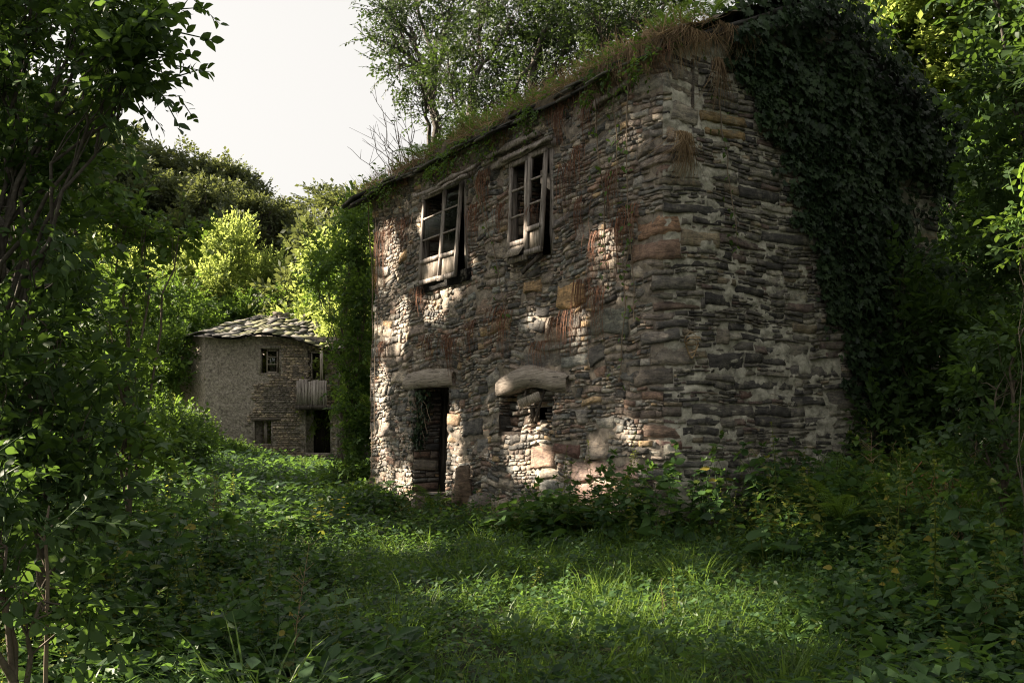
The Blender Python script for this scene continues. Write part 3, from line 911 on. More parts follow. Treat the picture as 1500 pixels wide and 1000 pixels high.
# ================================================================== ground and hillside
def ground_z(x, y):
    z = 0.10 * mnoise.noise(Vector((x * 0.35, y * 0.35, 0.2))) + 0.04 * mnoise.noise(Vector((x * 1.3, y * 1.3, 2.2)))
    z += 0.30 * smooth01((y - 7) / 6) * smooth01((x + 2.5) / 4)            # the bank at the foot of the house
    z += 0.9 * smooth01((x - 4.0 - 0.15 * y) / 8)                          # right bank
    z += 1.0 * smooth01((-x - 2.6 - 0.10 * y) / 6)                         # left bank
    z += 0.30 * smooth01((y - 15) / 14)
    if y > 36:
        z += 20.0 * smooth01((y - 38 + 0.25 * x) / 85) + 5 * smooth01((y - 40) / 14) * smooth01((-x - 3) / 10)
    return z

xs = np.concatenate([np.linspace(-600, -40, 12)[:-1], np.linspace(-40, 40, 161), np.linspace(40, 600, 12)[1:]])
ys = np.concatenate([np.linspace(-300, -8, 8)[:-1], np.linspace(-8, 60, 137), np.linspace(60, 1200, 26)[1:]])
GV = np.array([[x, y, ground_z(x, y)] for y in ys for x in xs])
nx_, ny_ = len(xs), len(ys)
ii, jj = np.meshgrid(np.arange(nx_ - 1), np.arange(ny_ - 1))
ii, jj = ii.ravel(), jj.ravel()
GF = np.stack([jj * nx_ + ii, jj * nx_ + ii + 1, (jj + 1) * nx_ + ii + 1, (jj + 1) * nx_ + ii], 1)
g = obj('ground', new_mesh('ground', GV, [GF], M['soil'], smooth=True)); g['kind'] = 'structure'

# ================================================================== the small house at the end of the path
D2 = 35.0
def fw(px, py, d=D2):
    return W(px, py, d)
K2 = D2 / FPX
far = obj('small_stone_house', None, None, tuple(fw(300, 668)), 0.0,
          label='small derelict stone house with sagging slate roof at the end of the path', category='house')
F0 = fw(300, 668)
def FH(V): return np.asarray(V, float) - F0
ang = math.radians(4)
UX = np.array([math.cos(ang), math.sin(ang), 0.0]); UY = np.array([-math.sin(ang), math.cos(ang), 0])   # along the front, into the house
def fp(px, py, dep=0.0):
    """front wall coordinates of the small house measured from its left corner"""
    return F0 + UX * (px - 300) * K2 + Z3 * (668 - py) * K2 - UY * dep
def far_rect(x0, y0, x1, y1): return (x0, x1, y0, y1)
FO = [far_rect(381, 510, 408, 546), far_rect(371, 616, 396, 650), far_rect(456, 516, 474, 556), far_rect(446, 600, 482, 664)]
def far_wall():
    b = Buf()
    st = 3.0
    V = []; idx = {}; F = []
    def vid(x, y):
        if (x, y) not in idx:
            idx[(x, y)] = len(V)
            rough = 0.03 * mnoise.noise(Vector((x * .12, y * .12, 1))) + 0.02 * mnoise.noise(Vector((x * .5, y * .5, 1)))
            V.append(FH(fp(x, y, rough)))
        return idx[(x, y)]
    x = 300.0
    while x < 492:
        y = 492.0
        while y < 690:
            cx, cy = x + st / 2, y + st / 2
            if not any(o[0] < cx < o[1] and o[2] < cy < o[3] for o in FO):
                F.append([vid(x, y), vid(x, y + st), vid(x + st, y + st), vid(x + st, y)])
            y += st
        x += st
    w = obj('front_wall', new_mesh('front_wall', V, [np.array(F)], M['plaster'], smooth=True), far)
    # left side wall, turned away
    V = []; idx = {}; F = []
    n, m = 20, 45
    for i in range(n + 1):
        for j in range(m + 1):
            P = F0 + (UY * 1.0 - UX * 0.62) * (i / n) * 2.6 + Z3 * (-0.6 + j / m * 4.85)
            P = P - UX * 0.03 * mnoise.noise(Vector((i * .5, j * .5, 0)))
            V.append(FH(P))
    for i in range(n):
        for j in range(m):
            F.append([i * (m + 1) + j, i * (m + 1) + j + 1, (i + 1) * (m + 1) + j + 1, (i + 1) * (m + 1) + j])
    obj('side_wall', new_mesh('side_wall', V, [np.array(F)], M['plaster'], smooth=True), far)
    # stones showing where the render has gone
    rb = Buf(); rects = []
    R = []
    def spl(x0, x1, y0, y1):
        ww, hh = x1 - x0, y1 - y0
        if hh > 16 or (hh > 4.5 and random.random() < 0.75):
            mm = y0 + hh * random.uniform(.35, .65); spl(x0, x1, y0, mm); spl(x0, x1, mm, y1); return
        if ww / hh > random.uniform(2.0, 4.0):
            mm = x0 + ww * random.uniform(.3, .7); spl(x0, mm, y0, y1); spl(mm, x1, y0, y1); return
        R.append([x0, x1, y0, y1])
    spl(350, 490, 498, 672)
    big = []
    for r in R:
        cx, cy = (r[0] + r[1]) / 2, (r[2] + r[3]) / 2
        edge = 385 + 22 * mnoise.noise(Vector((cy * .03, 0, 0))) - (14 if cy > 560 else 0)
        if cx < edge or any(o[0] - 1 < r[1] and r[0] < o[1] + 1 and o[2] - 1 < r[3] and r[2] < o[3] + 1 for o in FO):
            continue
        V = []
        g_ = 0.35
        pr = random.uniform(.02, .06)
        sh = [random.uniform(-.6, .6) for _ in range(8)]
        for dd, ins in ((-.03, 0), (pr, 0.25), ):
            V += [fp(r[0] + g_ + ins + sh[0] * .5, r[2] + g_ + ins, dd), fp(r[0] + g_ + ins, r[3] - g_ - ins + sh[1] * .4, dd),
                  fp(r[1] - g_ - ins + sh[2] * .5, r[3] - g_ - ins, dd), fp(r[1] - g_ - ins, r[2] + g_ + ins + sh[3] * .4, dd)]
        F = np.array([[4, 5, 6, 7], [0, 1, 5, 4], [1, 2, 6, 5], [2, 3, 7, 6], [3, 0, 4, 7]])
        c = random.choice([(0.26, .22, .18), (0.2, .17, .145), (0.32, .275, .22), (0.16, .145, .13)])
        if 425 > cx > 385 and 565 < cy < 605: c = (0.13, .12, .11)
        c = np.array(c) * random.uniform(1.3, 2.0)
        big.append(((r[1] - r[0]) * (r[3] - r[2]), V, F, c))
    big.sort(key=lambda t: -t[0])
    sb = Buf()
    for k, (a, V, F, c) in enumerate(big):
        if k < 60:
            V = np.array(V); ctr = V.mean(0)
            obj('stone', new_mesh('stone', V - ctr, [F], M['stone_far'], tint=np.tile(c, (len(V), 1))), w, tuple(ctr - F0))
        else:
            sb.add(FH(V), F, .5, c)
    o = obj('rubble', sb.mesh('rubble', M['stone_far']), w); o['kind'] = 'stuff'
far_wall()
def fbox(x0, y0, x1, y1, dep, th, name, m, parent=far, jit=0.0, **kw):
    """a box on the front wall; dep is how far its face stands out"""
    b = Buf(); P = fp(x0, y1, dep)
    b.add(FH(box_pts(P, UX * (x1 - x0) * K2, UY * th, Z3 * (y1 - y0) * K2)) + np.random.normal(0, jit, (8, 3)), BOXF, .5, (0.14, 0.125, 0.11))
    return obj(name, b.mesh(name, m), parent, **kw)
# closed box behind the face
fbox(300, 494, 381, 690, -.30, .05, 'inner_wall', M['plaster'])
fbox(408, 494, 456, 690, -.30, .05, 'inner_wall', M['plaster'])
fbox(300, 470, 492, 690, -4.2, .3, 'back_wall', M['plaster'])
fbox(486, 494, 496, 690, -.02, 4.3, 'side_wall', M['plaster'])
fbox(304, 494, 486, 500, -.05, 4.2, 'ceiling', M['wood_dark'])
for o, nm in zip(FO, ('window', 'window', 'door', 'door')):
    # reveals
    x0, x1, y0, y1 = o
    f = obj(nm, None, far)
    for (a, c2, e, g2) in ((x0 - 2.0, y0 - 2, x0, y1 + 2), (x1, y0 - 2, x1 + 2.0, y1 + 2), (x0, y0 - 2, x1, y0), (x0, y1, x1, y1 + 2)):
        fbox(a, c2, e, g2, .015, .4, 'surround', M['plaster'], f)
o = FO[0]
wf = obj('window', None, far)
for (a, c2, e, g2) in ((388, 511, 390, 545), (403, 511, 405.5, 545), (388, 511, 405, 513.5), (388, 543, 405, 545.6), (390, 521, 403, 522.4), (390, 532, 403, 533.4)):
    fbox(a, c2, e, g2, -.12, .05, 'sash', M['wood_pale'], wf)
fbox(390, 513, 403, 543, -.14, .01, 'pane', M['glass'], wf)
fbox(368, 611, 410, 616, .06, .3, 'lintel', M['stone_gable'], far, .008)
fbox(385, 617, 389, 650, -.1, .1, 'jamb', M['wood'], far)
fbox(376, 506, 412, 510, .03, .3, 'lintel', M['wood'], far, .006)
# balcony
bal = obj('balcony', None, far)
for k in range(11):
    x = 437 + k * 4.0
    fbox(x, 558 + random.uniform(-1.5, 1.5), x + 3.5, 596 + random.uniform(-1, 1), .75 + random.uniform(-.01, .01), .025, 'plank', M['wood'], bal, .004)
for k in range(3):
    P = fp(437, 596, .72 - k * .24)
    b = Buf(); b.add(FH(box_pts(P, UY * .2, UX * .025, Z3 * .9)), BOXF); obj('plank', b.mesh('plank', M['wood']), bal)
fbox(435, 594, 492, 600, .78, .8, 'deck', M['wood_dark'], bal)
fbox(456, 594, 458, 600, .9, .5, 'joist', M['wood_dark'], bal)
fbox(470, 515, 474, 558, .62, .1, 'post', M['wood_pale'], bal)
fbox(449, 512, 456, 558, .01, .1, 'door_jamb', M['wood_dark'], far)
fbox(459, 514, 471, 600, -.2, .04, 'door_leaf', M['wood_dark'], far)
fbox(446, 600, 482, 664, -.9, .04, 'door_leaf', M['wood_dark'], far)
# roof: sagging deck under a few hundred slates
FR = obj('roof', None, far)
eL, eR, rL, rR = fp(287, 492, .35), fp(505, 510, .45), fp(352, 447, -3.2), fp(505, 452, -3.2)
sL, sL2 = F0 + (UY - UX * .62) * 2.6 + Z3 * 4.35 - UX * .3, None
def roof2(u, v, n=0.0):
    """u along the eaves, v up the slope"""
    e = eL * (1 - u) + eR * u + Z3 * (0.16 * math.sin(math.pi * u) - 0.10 * math.sin(3 * math.pi * u)); r = rL * (1 - u) + rR * u
    P = e * (1 - v) + r * v
    return P + Z3 * (0.10 * mnoise.noise(Vector((u * 5, v * 3, 0))) + n)
V = []; nu, nv = 24, 12
for i in range(nu + 1):
    for j in range(nv + 1):
        V.append(FH(roof2(i / nu, j / nv, -.05)))
F = [[i * (nv + 1) + j, (i + 1) * (nv + 1) + j, (i + 1) * (nv + 1) + j + 1, i * (nv + 1) + j + 1] for i in range(nu) for j in range(nv)]
obj('roof_deck', new_mesh('roof_deck', V, [np.array(F)], M['slate_dark']), FR)
# the hipped left flank
hp = [eL, rL, F0 + (UY - UX * .62) * 3.0 + Z3 * 4.25 - UX * .4]
obj('hip', new_mesh('hip', FH(hp), [np.array([[0, 1, 2]])], M['slate_dark']), FR)
def slate2(P, ax, ay, nrm, th, m):
    k = 6
    base = []
    for a in ((-.5, .5), (-.5, -.35), (-.2, -.5), (.25, -.48), (.5, -.38), (.5, .5)):
        base.append(P + ax * (a[0] + random.uniform(-.06, .06)) + ay * (a[1] + random.uniform(-.08, .08)))
    V = [x for x in base] + [x + nrm * th for x in base]
    ctr = np.mean(V, 0)
    F = [np.array([[i, (i + 1) % k, k + (i + 1) % k, k + i] for i in range(k)]), np.array([list(range(k - 1, -1, -1)), list(range(k, 2 * k))])]
    obj('slate', new_mesh('slate', np.array(V) - ctr, F, m), FR, tuple(ctr - F0))
rows = 13
for r in range(rows):
    v = (r + .2) / rows
    u = random.uniform(0, .03)
    while u < 1.0:
        w = random.uniform(.035, .085)
        if random.random() < 0.95 - (0.45 if v > .7 and 0.35 < u < .62 else 0):
            P = roof2(min(u + w / 2, 1), v, 0.02 + random.uniform(0, .05))
            ax = (roof2(min(u + w, 1), v) - roof2(u, v)); ay = (roof2(u, min(v + .11, 1)) - roof2(u, v))
            nr = np.cross(ax, ay); nr /= np.linalg.norm(nr); nr *= np.sign(nr[2])
            slate2(P, ax * 0.98, ay + nr * random.uniform(-.02, .02), nr, random.uniform(.012, .025), random.choice([M['slate'], M['slate_moss'], M['slate_moss'], M['slate_dark']]))
        u += w
for k in range(22):
    a, c, d_ = random.random(), random.random(), 0
    if a + c > 1: a, c = 1 - a, 1 - c
    P = hp[0] + (hp[1] - hp[0]) * a + (hp[2] - hp[0]) * c + Z3 * .04
    slate2(P, (hp[2] - hp[0]) * .18, (hp[1] - hp[0]) * .16, Z3, .03, M['slate'])

# broken stone chimney stump and stones on the ridge
for k in range(14):
    x, y = random.choice([(368, 447), (378, 450), (440, 456), (452, 458), (430, 452), (462, 462)])
    P = fp(x + random.uniform(-9, 9), y - random.uniform(-3, 4), -3.0 + random.uniform(-.3, .3))
    b = Buf(); s1 = random.uniform(.12, .3)
    b.add(FH(box_pts(P, UX * s1 * 1.6, UY * s1, Z3 * s1 * .6)) + np.random.normal(0, .03, (8, 3)), BOXF, .5, (.3, .28, .25) if x < 400 else (.09, .085, .08))
    obj('ridge_stone', b.mesh('ridge_stone', M['stone_far']), FR)

# ================================================================== loose stones at the foot of the wall
def rock(px, py, w, h, label, tint, d=None, lean=0.0):
    q = qA(px); P = wp(q, 0, 0.0); 
    P = C0 + UA * (-q) + NA * (d if d is not None else 0.5)
    gz = ground_z(P[0], P[1]); zc = max(gz, EYE + (HOR - py) / FPX * P[1]) 
    import mathutils
    bm_n = 3
    # icosphere-like lump from a cube sphere
    V = []; F = []; n = 6
    idx = {}
    for face in range(6):
        for i in range(n + 1):
            for j in range(n + 1):
                a, c = 2 * i / n - 1, 2 * j / n - 1
                p = [(1, a, c), (-1, c, a), (a, c, 1), (c, a, -1), (c, 1, a), (a, -1, c)][face]
                key = tuple(round(t, 3) for t in p)
                if key not in idx:
                    v = Vector(p).normalized() * 0.75 + Vector(p) * 0.25
                    f = 1 + .5 * mnoise.noise(v * 1.1 + Vector((px, 0, 0))) + .22 * mnoise.noise(v * 4 + Vector((px, 0, 0)))
                    v = v * f; v.x = max(-.8, min(.75, v.x)); v.z = min(.85 - .3 * v.x, v.z)
                    idx[key] = len(V); V.append([v.x * w / 2 + lean * v.z * w / 2, v.y * w * .32, v.z * h / 2])
        for i in range(n):
            for j in range(n):
                q4 = []
                for (a_, c_) in ((i, j), (i + 1, j), (i + 1, j + 1), (i, j + 1)):
                    a, c = 2 * a_ / n - 1, 2 * c_ / n - 1
                    p = [(1, a, c), (-1, c, a), (a, c, 1), (c, a, -1), (c, 1, a), (a, -1, c)][face]
                    q4.append(idx[tuple(round(t, 3) for t in p)])
                F.append(q4)
    me = new_mesh('loose_stone', V, [np.array(F)], M['stone_front'], tint=np.tile(np.array(tint), (len(V), 1)))
    obj('loose_stone', me, None, (P[0], P[1], max(gz + h * .25, zc)), math.atan2(UA[1], UA[0]), label=label, category='rock', group='loose stones at the foot of the front wall')
rock(780, 748, 0.42, 0.40, 'pale upright boulder at the wall foot below the blocked window', (.36, .32, .28), .55, .2)
rock(742, 740, 0.50, 0.45, 'grey rounded boulder at the wall foot left of the pale one', (.2, .19, .18), .5)
rock(695, 712, 0.42, 0.75, 'pointed brown stone leaning on the wall right of the doorway', (.24, .19, .15), .25, -.15)
rock(657, 738, 0.30, 0.3, 'small grey stone among weeds at the doorway', (.25, .23, .2), .6)
rock(800, 765, 0.30, 0.26, 'small pinkish stone half buried in front of the pale boulder', (.3, .25, .22), .9)
# ================================================================== plant kit
def nrm(a):
    return a / (np.linalg.norm(a, axis=-1, keepdims=True) + 1e-9)

def inst(buf, tV, tF, P, Y, N, S, rnd):
    """copies of a small template (blade along +y, face up +z) at P, along Y, facing N"""
    P = np.asarray(P, float); n = len(P)
    if n == 0: return
    Y = nrm(np.asarray(Y, float)); X = nrm(np.cross(Y, N)); Z = np.cross(X, Y)
    S = np.asarray(S, float)
    if S.ndim == 1: S = np.stack([S, S, S], 1)
    T = np.asarray(tV, float)
    V = P[:, None, :] + (T[None, :, 0, None] * S[:, None, 0, None]) * X[:, None, :] + (T[None, :, 1, None] * S[:, None, 1, None]) * Y[:, None, :] \
        + (T[None, :, 2, None] * S[:, None, 2, None]) * Z[:, None, :]
    k = len(T); off = (np.arange(n) * k)[:, None, None]
    fs = [(np.asarray(f)[None] + off).reshape(-1, np.asarray(f).shape[1]) for f in tF]
    buf.add(V.reshape(-1, 3), fs, np.repeat(np.asarray(rnd, float), k))

# leaf templates -----------------------------------------------------
def T(v): return np.array(v, float)
LEAF2 = (T([[0, 0, 0], [.28, .45, .07], [0, 1, -.06], [-.28, .45, .07], [0, .5, 0]]), [np.array([[0, 1, 4], [1, 2, 4], [0, 4, 3], [4, 2, 3]])])
LEAFQ = (T([[0, 0, 0], [.30, .48, .05], [0, 1, -.05], [-.30, .48, .05]]), [np.array([[0, 1, 2], [0, 2, 3]])])
LEAF3 = (T([[0, 0, 0], [.19, .18, .05], [.29, .42, .06], [.2, .72, .02], [0, 1, -.10], [-.2, .72, .02], [-.29, .42, .06], [-.19, .18, .05], [0, .35, .0], [0, .68, -.01]]),
         [np.array([[0, 1, 8, 7], [1, 2, 9, 8], [7, 8, 9, 6]]), np.array([[2, 3, 9], [3, 4, 9], [9, 4, 5], [9, 5, 6]])])
# toothed leaf (nettle, bramble)
LEAFT = (T([[0, 0, 0], [.22, .10, .05], [.24, .22, .03], [.33, .32, .06], [.27, .42, .02], [.28, .56, .05], [.17, .64, .01], [.16, .78, .02], [0, 1, -.10],
            [-.16, .78, .02], [-.17, .64, .01], [-.28, .56, .05], [-.27, .42, .02], [-.33, .32, .06], [-.24, .22, .03], [-.22, .10, .05], [0, .4, -.01], [0, .7, -.03]]),
         [np.array([[0, 1, 2, 16], [16, 2, 3, 4], [16, 4, 5, 6], [16, 6, 7, 17], [0, 16, 14, 15], [16, 12, 13, 14], [16, 10, 11, 12], [16, 17, 9, 10]]), np.array([[17, 7, 8], [17, 8, 9]])])
IVY = (T([[0, 0, 0], [.30, -.12, .02], [.50, .22, -.02], [.28, .36, .03], [.36, .66, 0], [.12, .62, .03], [0, 1, -.06], [-.12, .62, .03], [-.36, .66, 0], [-.28, .36, .03], [-.5, .22, -.02], [-.30, -.12, .02]]),
       [np.array([[0, 1, 2, 3], [0, 3, 4, 5], [0, 7, 8, 9], [0, 9, 10, 11], [0, 5, 6, 7]])])
STICK = (T([[1, 0, 0], [-.5, 0, .87], [-.5, 0, -.87], [.45, 1, 0], [-.22, 1, .39], [-.22, 1, -.39]]), [np.array([[0, 3, 4, 1], [1, 4, 5, 2], [2, 5, 3, 0]])])
BLADE = (T([[-.5, 0, 0], [.5, 0, 0], [.42, .35, .03], [-.42, .35, .03], [.28, .70, .14], [-.28, .70, .14], [0, 1, .34]]), [np.array([[0, 1, 2, 3], [3, 2, 4, 5]]), np.array([[5, 4, 6]])])

def round_leaf(n=9, lobed=True):
    """a large butterbur-like leaf, notched at its stalk"""
    V = [[0, .0, 0]]
    for i in range(n * 2 + 1):
        a = -2.75 + 5.5 * i / (n * 2)
        r = (1 + .07 * (i % 2)) * (0.55 + .08 * math.cos(a))
        V.append([math.sin(a) * r, math.cos(a) * r, .05 * math.sin(3 * a) - .10 * r * r])
    F = [[0, i + 1, i + 2] for i in range(n * 2)]
    return T(V), [np.array(F)]
BIGLEAF = round_leaf()

def rand_dirs(n, up=0.0):
    v = RNG.normal(size=(n, 3)); v[:, 2] += up
    return nrm(v)

def sprays(leafbuf, twigbuf, C, D, length, nleaf, lsize, tmpl, spread=0.8, droop=0.25, rndlo=0.1, rndhi=0.9, upn=1.2, compound=False, twr=0.006, leafkeep=None):
    """twigs starting at C along D, each carrying nleaf leaves"""
    n = len(C)
    if n == 0: return
    D = nrm(D); L = length * RNG.uniform(.6, 1.3, n)
    if twigbuf is not None:
        inst(twigbuf, *STICK, C, D, np.tile([0.1, .2, 1.], (n, 1)), np.stack([np.full(n, twr), L, np.full(n, twr)], 1), np.full(n, .5))
    t = (np.arange(nleaf) + .7) / nleaf
    t = np.clip(t[None, :] + RNG.uniform(-.06, .06, (n, nleaf)), 0.05, 1.0)
    P = C[:, None, :] + D[:, None, :] * (L[:, None] * t)[:, :, None]
    P[:, :, 2] -= droop * (L[:, None] * t ** 2) * 0.4
    side = np.cross(D, [0, 0, 1.0]); side = nrm(side)
    sg = np.where(np.arange(nleaf) % 2 == 0, 1, -1)[None, :, None]
    Y = D[:, None, :] * .75 + side[:, None, :] * sg * spread + RNG.normal(0, .28, (n, nleaf, 3)); Y[:, :, 2] -= droop
    N = np.zeros_like(Y); N[..., 2] = upn; N += RNG.normal(0, .55, N.shape)
    S = lsize * RNG.uniform(.6, 1.25, (n, nleaf))
    base = RNG.uniform(rndlo, rndhi, n)[:, None] + RNG.normal(0, .10, (n, nleaf))
    P, Y, N, S, base = P.reshape(-1, 3), Y.reshape(-1, 3), N.reshape(-1, 3), S.ravel(), np.clip(base, 0, 1).ravel()
    if leafkeep is not None:
        mk = leafkeep(P + nrm(Y) * S[:, None] * .5); P, Y, N, S, base = P[mk], Y[mk], N[mk], S[mk], base[mk]
    inst(leafbuf, *tmpl, P, Y, N, S, base)

# geometry-node scattering for foliage nobody could count ------------------------------------------
def quats(X, Y, Z):
    m00, m10, m20 = X.T; m01, m11, m21 = Y.T; m02, m12, m22 = Z.T
    w = .5 * np.sqrt(np.maximum(0, 1 + m00 + m11 + m22)); x = .5 * np.sqrt(np.maximum(0, 1 + m00 - m11 - m22))
    y = .5 * np.sqrt(np.maximum(0, 1 - m00 + m11 - m22)); z = .5 * np.sqrt(np.maximum(0, 1 - m00 - m11 + m22))
    return np.stack([w, np.copysign(x, m21 - m12), np.copysign(y, m02 - m20), np.copysign(z, m10 - m01)], 1)

class Cloud:
    def __init__(s): s.P = []; s.Q = []; s.S = []; s.K = []
    @property
    def n(s): return sum(len(p) for p in s.P)
    def add(s, P, Y, N, S, K):
        P = np.asarray(P, float)
        if len(P) == 0: return
        Y = nrm(np.asarray(Y, float)); X = nrm(np.cross(Y, N)); Z = np.cross(X, Y)
        s.P.append(P); s.Q.append(quats(X, Y, Z)); s.S.append(np.asarray(S, float)); s.K.append(np.asarray(K))
    def mesh(s, name, origin=None):
        V = np.concatenate(s.P)
        if origin is not None: V = V - np.asarray(origin)
        me = bpy.data.meshes.new(name); me.vertices.add(len(V)); me.vertices.foreach_set('co', V.astype(np.float32).ravel())
        a = me.attributes.new('rot', 'QUATERNION', 'POINT'); a.data.foreach_set('value', np.concatenate(s.Q).astype(np.float32).ravel())
        a = me.attributes.new('sc', 'FLOAT', 'POINT'); a.data.foreach_set('value', np.concatenate(s.S).astype(np.float32))
        a = me.attributes.new('pick', 'INT', 'POINT'); a.data.foreach_set('value', np.concatenate(s.K).astype(np.int32))
        return me

TREES_GN = {}
def scatter_tree(key, meshes):
    """a node tree that puts one of the meshes on every point"""
    if key in TREES_GN: return TREES_GN[key]
    col = bpy.data.collections.new(key)
    for i, me in enumerate(meshes):
        col.objects.link(bpy.data.objects.new('%s_%02d' % (key, i), me))
    ng = bpy.data.node_groups.new(key, 'GeometryNodeTree')
    ng.interface.new_socket('Geometry', in_out='INPUT', socket_type='NodeSocketGeometry')
    ng.interface.new_socket('Geometry', in_out='OUTPUT', socket_type='NodeSocketGeometry')
    gi, go = ng.nodes.new('NodeGroupInput'), ng.nodes.new('NodeGroupOutput')
    ci = ng.nodes.new('GeometryNodeCollectionInfo'); ci.inputs['Collection'].default_value = col
    ci.inputs['Separate Children'].default_value = True; ci.inputs['Reset Children'].default_value = True
    ip = ng.nodes.new('GeometryNodeInstanceOnPoints'); ip.inputs['Pick Instance'].default_value = True
    def na(nm, dt):
        n_ = ng.nodes.new('GeometryNodeInputNamedAttribute'); n_.data_type = dt; n_.inputs['Name'].default_value = nm
        return [o_ for o_ in n_.outputs if o_.enabled and o_.name == 'Attribute'][0]
    L = ng.links
    L.new(gi.outputs[0], ip.inputs['Points']); L.new(ci.outputs[0], ip.inputs['Instance'])
    L.new(na('pick', 'INT'), ip.inputs['Instance Index']); L.new(na('rot', 'QUATERNION'), ip.inputs['Rotation']); L.new(na('sc', 'FLOAT'), ip.inputs['Scale'])
    L.new(ip.outputs[0], go.inputs[0])
    TREES_GN[key] = (ng, len(meshes))
    return TREES_GN[key]

def gn_obj(name, cloud, key, parent=None, loc=None, origin=None, **props):
    o_ = obj(name, cloud.mesh(name, origin), parent, loc, 0.0, **props)
    md = o_.modifiers.new('scatter', 'NODES'); md.node_group = TREES_GN[key][0]
    return o_

def spray_set(key, tmpl, m, nleaf, rel, spread=.8, droop=.25, rndlo=.1, rndhi=.9, upn=1.2, variants=6, seed=1):
    """twigs of unit length along +y with leaves of size rel"""
    if key in TREES_GN: return key
    ms = []
    for v in range(variants):
        b_ = Buf()
        inst(b_, *STICK, np.zeros((1, 3)), [[0, 1., 0]], [[0, 0, 1.]], np.array([[.02 * min(1, rel * 4), 1.0, .02 * min(1, rel * 4)]]), [.9])
        t = np.clip((np.arange(nleaf) + .6) / nleaf + RNG.uniform(-.06, .06, nleaf), .03, 1.0)
        P = np.stack([RNG.normal(0, .03, nleaf), t, -.12 * droop * t ** 2], 1)
        sg = np.where(np.arange(nleaf) % 2 == 0, 1, -1)
        Y = np.stack([sg * spread * RNG.uniform(.6, 1.3, nleaf), RNG.uniform(.3, 1.1, nleaf), RNG.normal(-droop * .7, .3, nleaf)], 1); Y[-1, 0] *= .1
        N = RNG.normal(0, .45, (nleaf, 3)); N[:, 2] += upn
        base = rndlo + (rndhi - rndlo) * (v + .5) / variants
        inst(b_, *tmpl, P, Y, N, rel * RNG.uniform(.65, 1.2, nleaf), np.clip(base + RNG.normal(0, .10, nleaf), 0, 1))
        ms.append(b_.mesh(key, m))
    scatter_tree(key, ms)
    return key

def curve_pts(a, b, sag=0.0, wob=0.1, n=7, up=0.0):
    a, b = np.array(a, float), np.array(b, float)
    t = np.linspace(0, 1, n)[:, None]
    L = np.linalg.norm(b - a)
    mid = (a + b) / 2 + np.array([0, 0, up * L])
    P = (1 - t) ** 2 * a + 2 * t * (1 - t) * mid + t ** 2 * b
    w = RNG.normal(0, wob * L / n, (n, 3)); w[0] = 0; w[-1] = 0
    return P + w

LOBES_ALL = []
def carve(P):   # replaced once the light gaps are known
    return np.ones(len(P), bool)

def make_plant_mass(lobes, base, trunk_r, tmpl, lsize, density, leafm, barkm, nleaf=8, twl=0.35, shell=0.5, trunk_top=None, trunks=1,
                    droop=0.25, upn=1.2, ntw=5, subr=0.32, bark_n=6, rndlo=.1, rndhi=.9, limb=True, spread=.8, keep=None, solid=False, nvar=6, leafkeep=None):
    """a trunk, limbs towards every lobe of the crown, branches to points in the lobe and leafy twigs about them.
    lobes: (x, y, z, rx, ry, rz) relative to base. Returns (wood Buf, leaf Buf)"""
    wood, leaves = Buf(), (Buf() if solid else Cloud())
    base = np.array(base, float)
    lob = np.array(lobes, float)
    ctr = lob[:, :3].mean(0)
    if trunk_top is None:
        trunk_top = np.array([ctr[0] * .5, ctr[1] * .5, lob[:, 2].min() * 0.8])
    trunk_top = np.array(trunk_top, float)
    tr = curve_pts([0, 0, -0.3], trunk_top, 0, .12, 9)
    if trunk_r > 0:
        tube(wood, tr + base, np.linspace(trunk_r * 1.25, trunk_r * .6, 9), bark_n + 2)
    for l in lob:
        c, r = l[:3], l[3:6]
        vol = r[0] * r[1] * r[2]
        k = max(6, int(density * vol ** .5 * 5.0))
        if limb and trunk_r > 0:
            st = tr[RNG.integers(5, 9)]
            lp = curve_pts(st, c, 0, .16, 8, up=.1)
            tube(wood, lp + base, np.linspace(trunk_r * .5, trunk_r * .16, 8), bark_n)
        else:
            lp = curve_pts([c[0] * .9, c[1] * .9, min(0, c[2] - r[2])], c, 0, .1, 8)
        U = rand_dirs(k, .15); rad = RNG.uniform(0, 1, k) ** shell
        Q = c + U * r * rad[:, None]
        if limb and trunk_r > 0:
            for q in Q[:: max(1, k // 14)]:
                s0 = lp[RNG.integers(4, 8)]
                bp = curve_pts(s0, q, 0, .2, 5, up=-.05)
                tube(wood, bp + base, np.linspace(trunk_r * .14, trunk_r * .05, 5), 4)
        C = np.repeat(Q, ntw, 0) + RNG.normal(0, subr * .35, (k * ntw, 3))
        D = np.repeat(U, ntw, 0) * .8 + RNG.normal(0, .6, (k * ntw, 3)); D[:, 2] += .15
        if solid:
            sprays(leaves, None, C + base, D, twl, nleaf, lsize, tmpl, spread, droop, rndlo, rndhi, upn, leafkeep=leafkeep)
        else:
            n_ = len(C); N = RNG.normal(0, .45, (n_, 3)); N[:, 2] += 1
            D[:, 2] -= droop * .3
            if leafkeep is not None:
                mk = leafkeep(C + base + nrm(D) * twl * .5, 18); C, D, N = C[mk], D[mk], N[mk]; n_ = len(C)
            leaves.add(C + base, D, N, twl * RNG.uniform(.6, 1.3, n_), RNG.integers(0, nvar, n_))
    return wood, leaves

def plant_thing(name, label, cat, base, wood, leaves, barkm, leafm, wname='trunk', lname='crown', group=None, key=None):
    base = np.array(base, float)
    t = obj(name, None, None, tuple(base), 0, label=label, category=cat)
    if group: t['group'] = group
    if wood is not None and wood.n:
        obj(wname, wood.mesh(wname, barkm, True, origin=base), t)
    if isinstance(leaves, Cloud):
        o = gn_obj(lname, leaves, key, t, origin=base)
    else:
        o = obj(lname, leaves.mesh(lname, leafm, origin=base), t)
    o['kind'] = 'stuff'
    return t

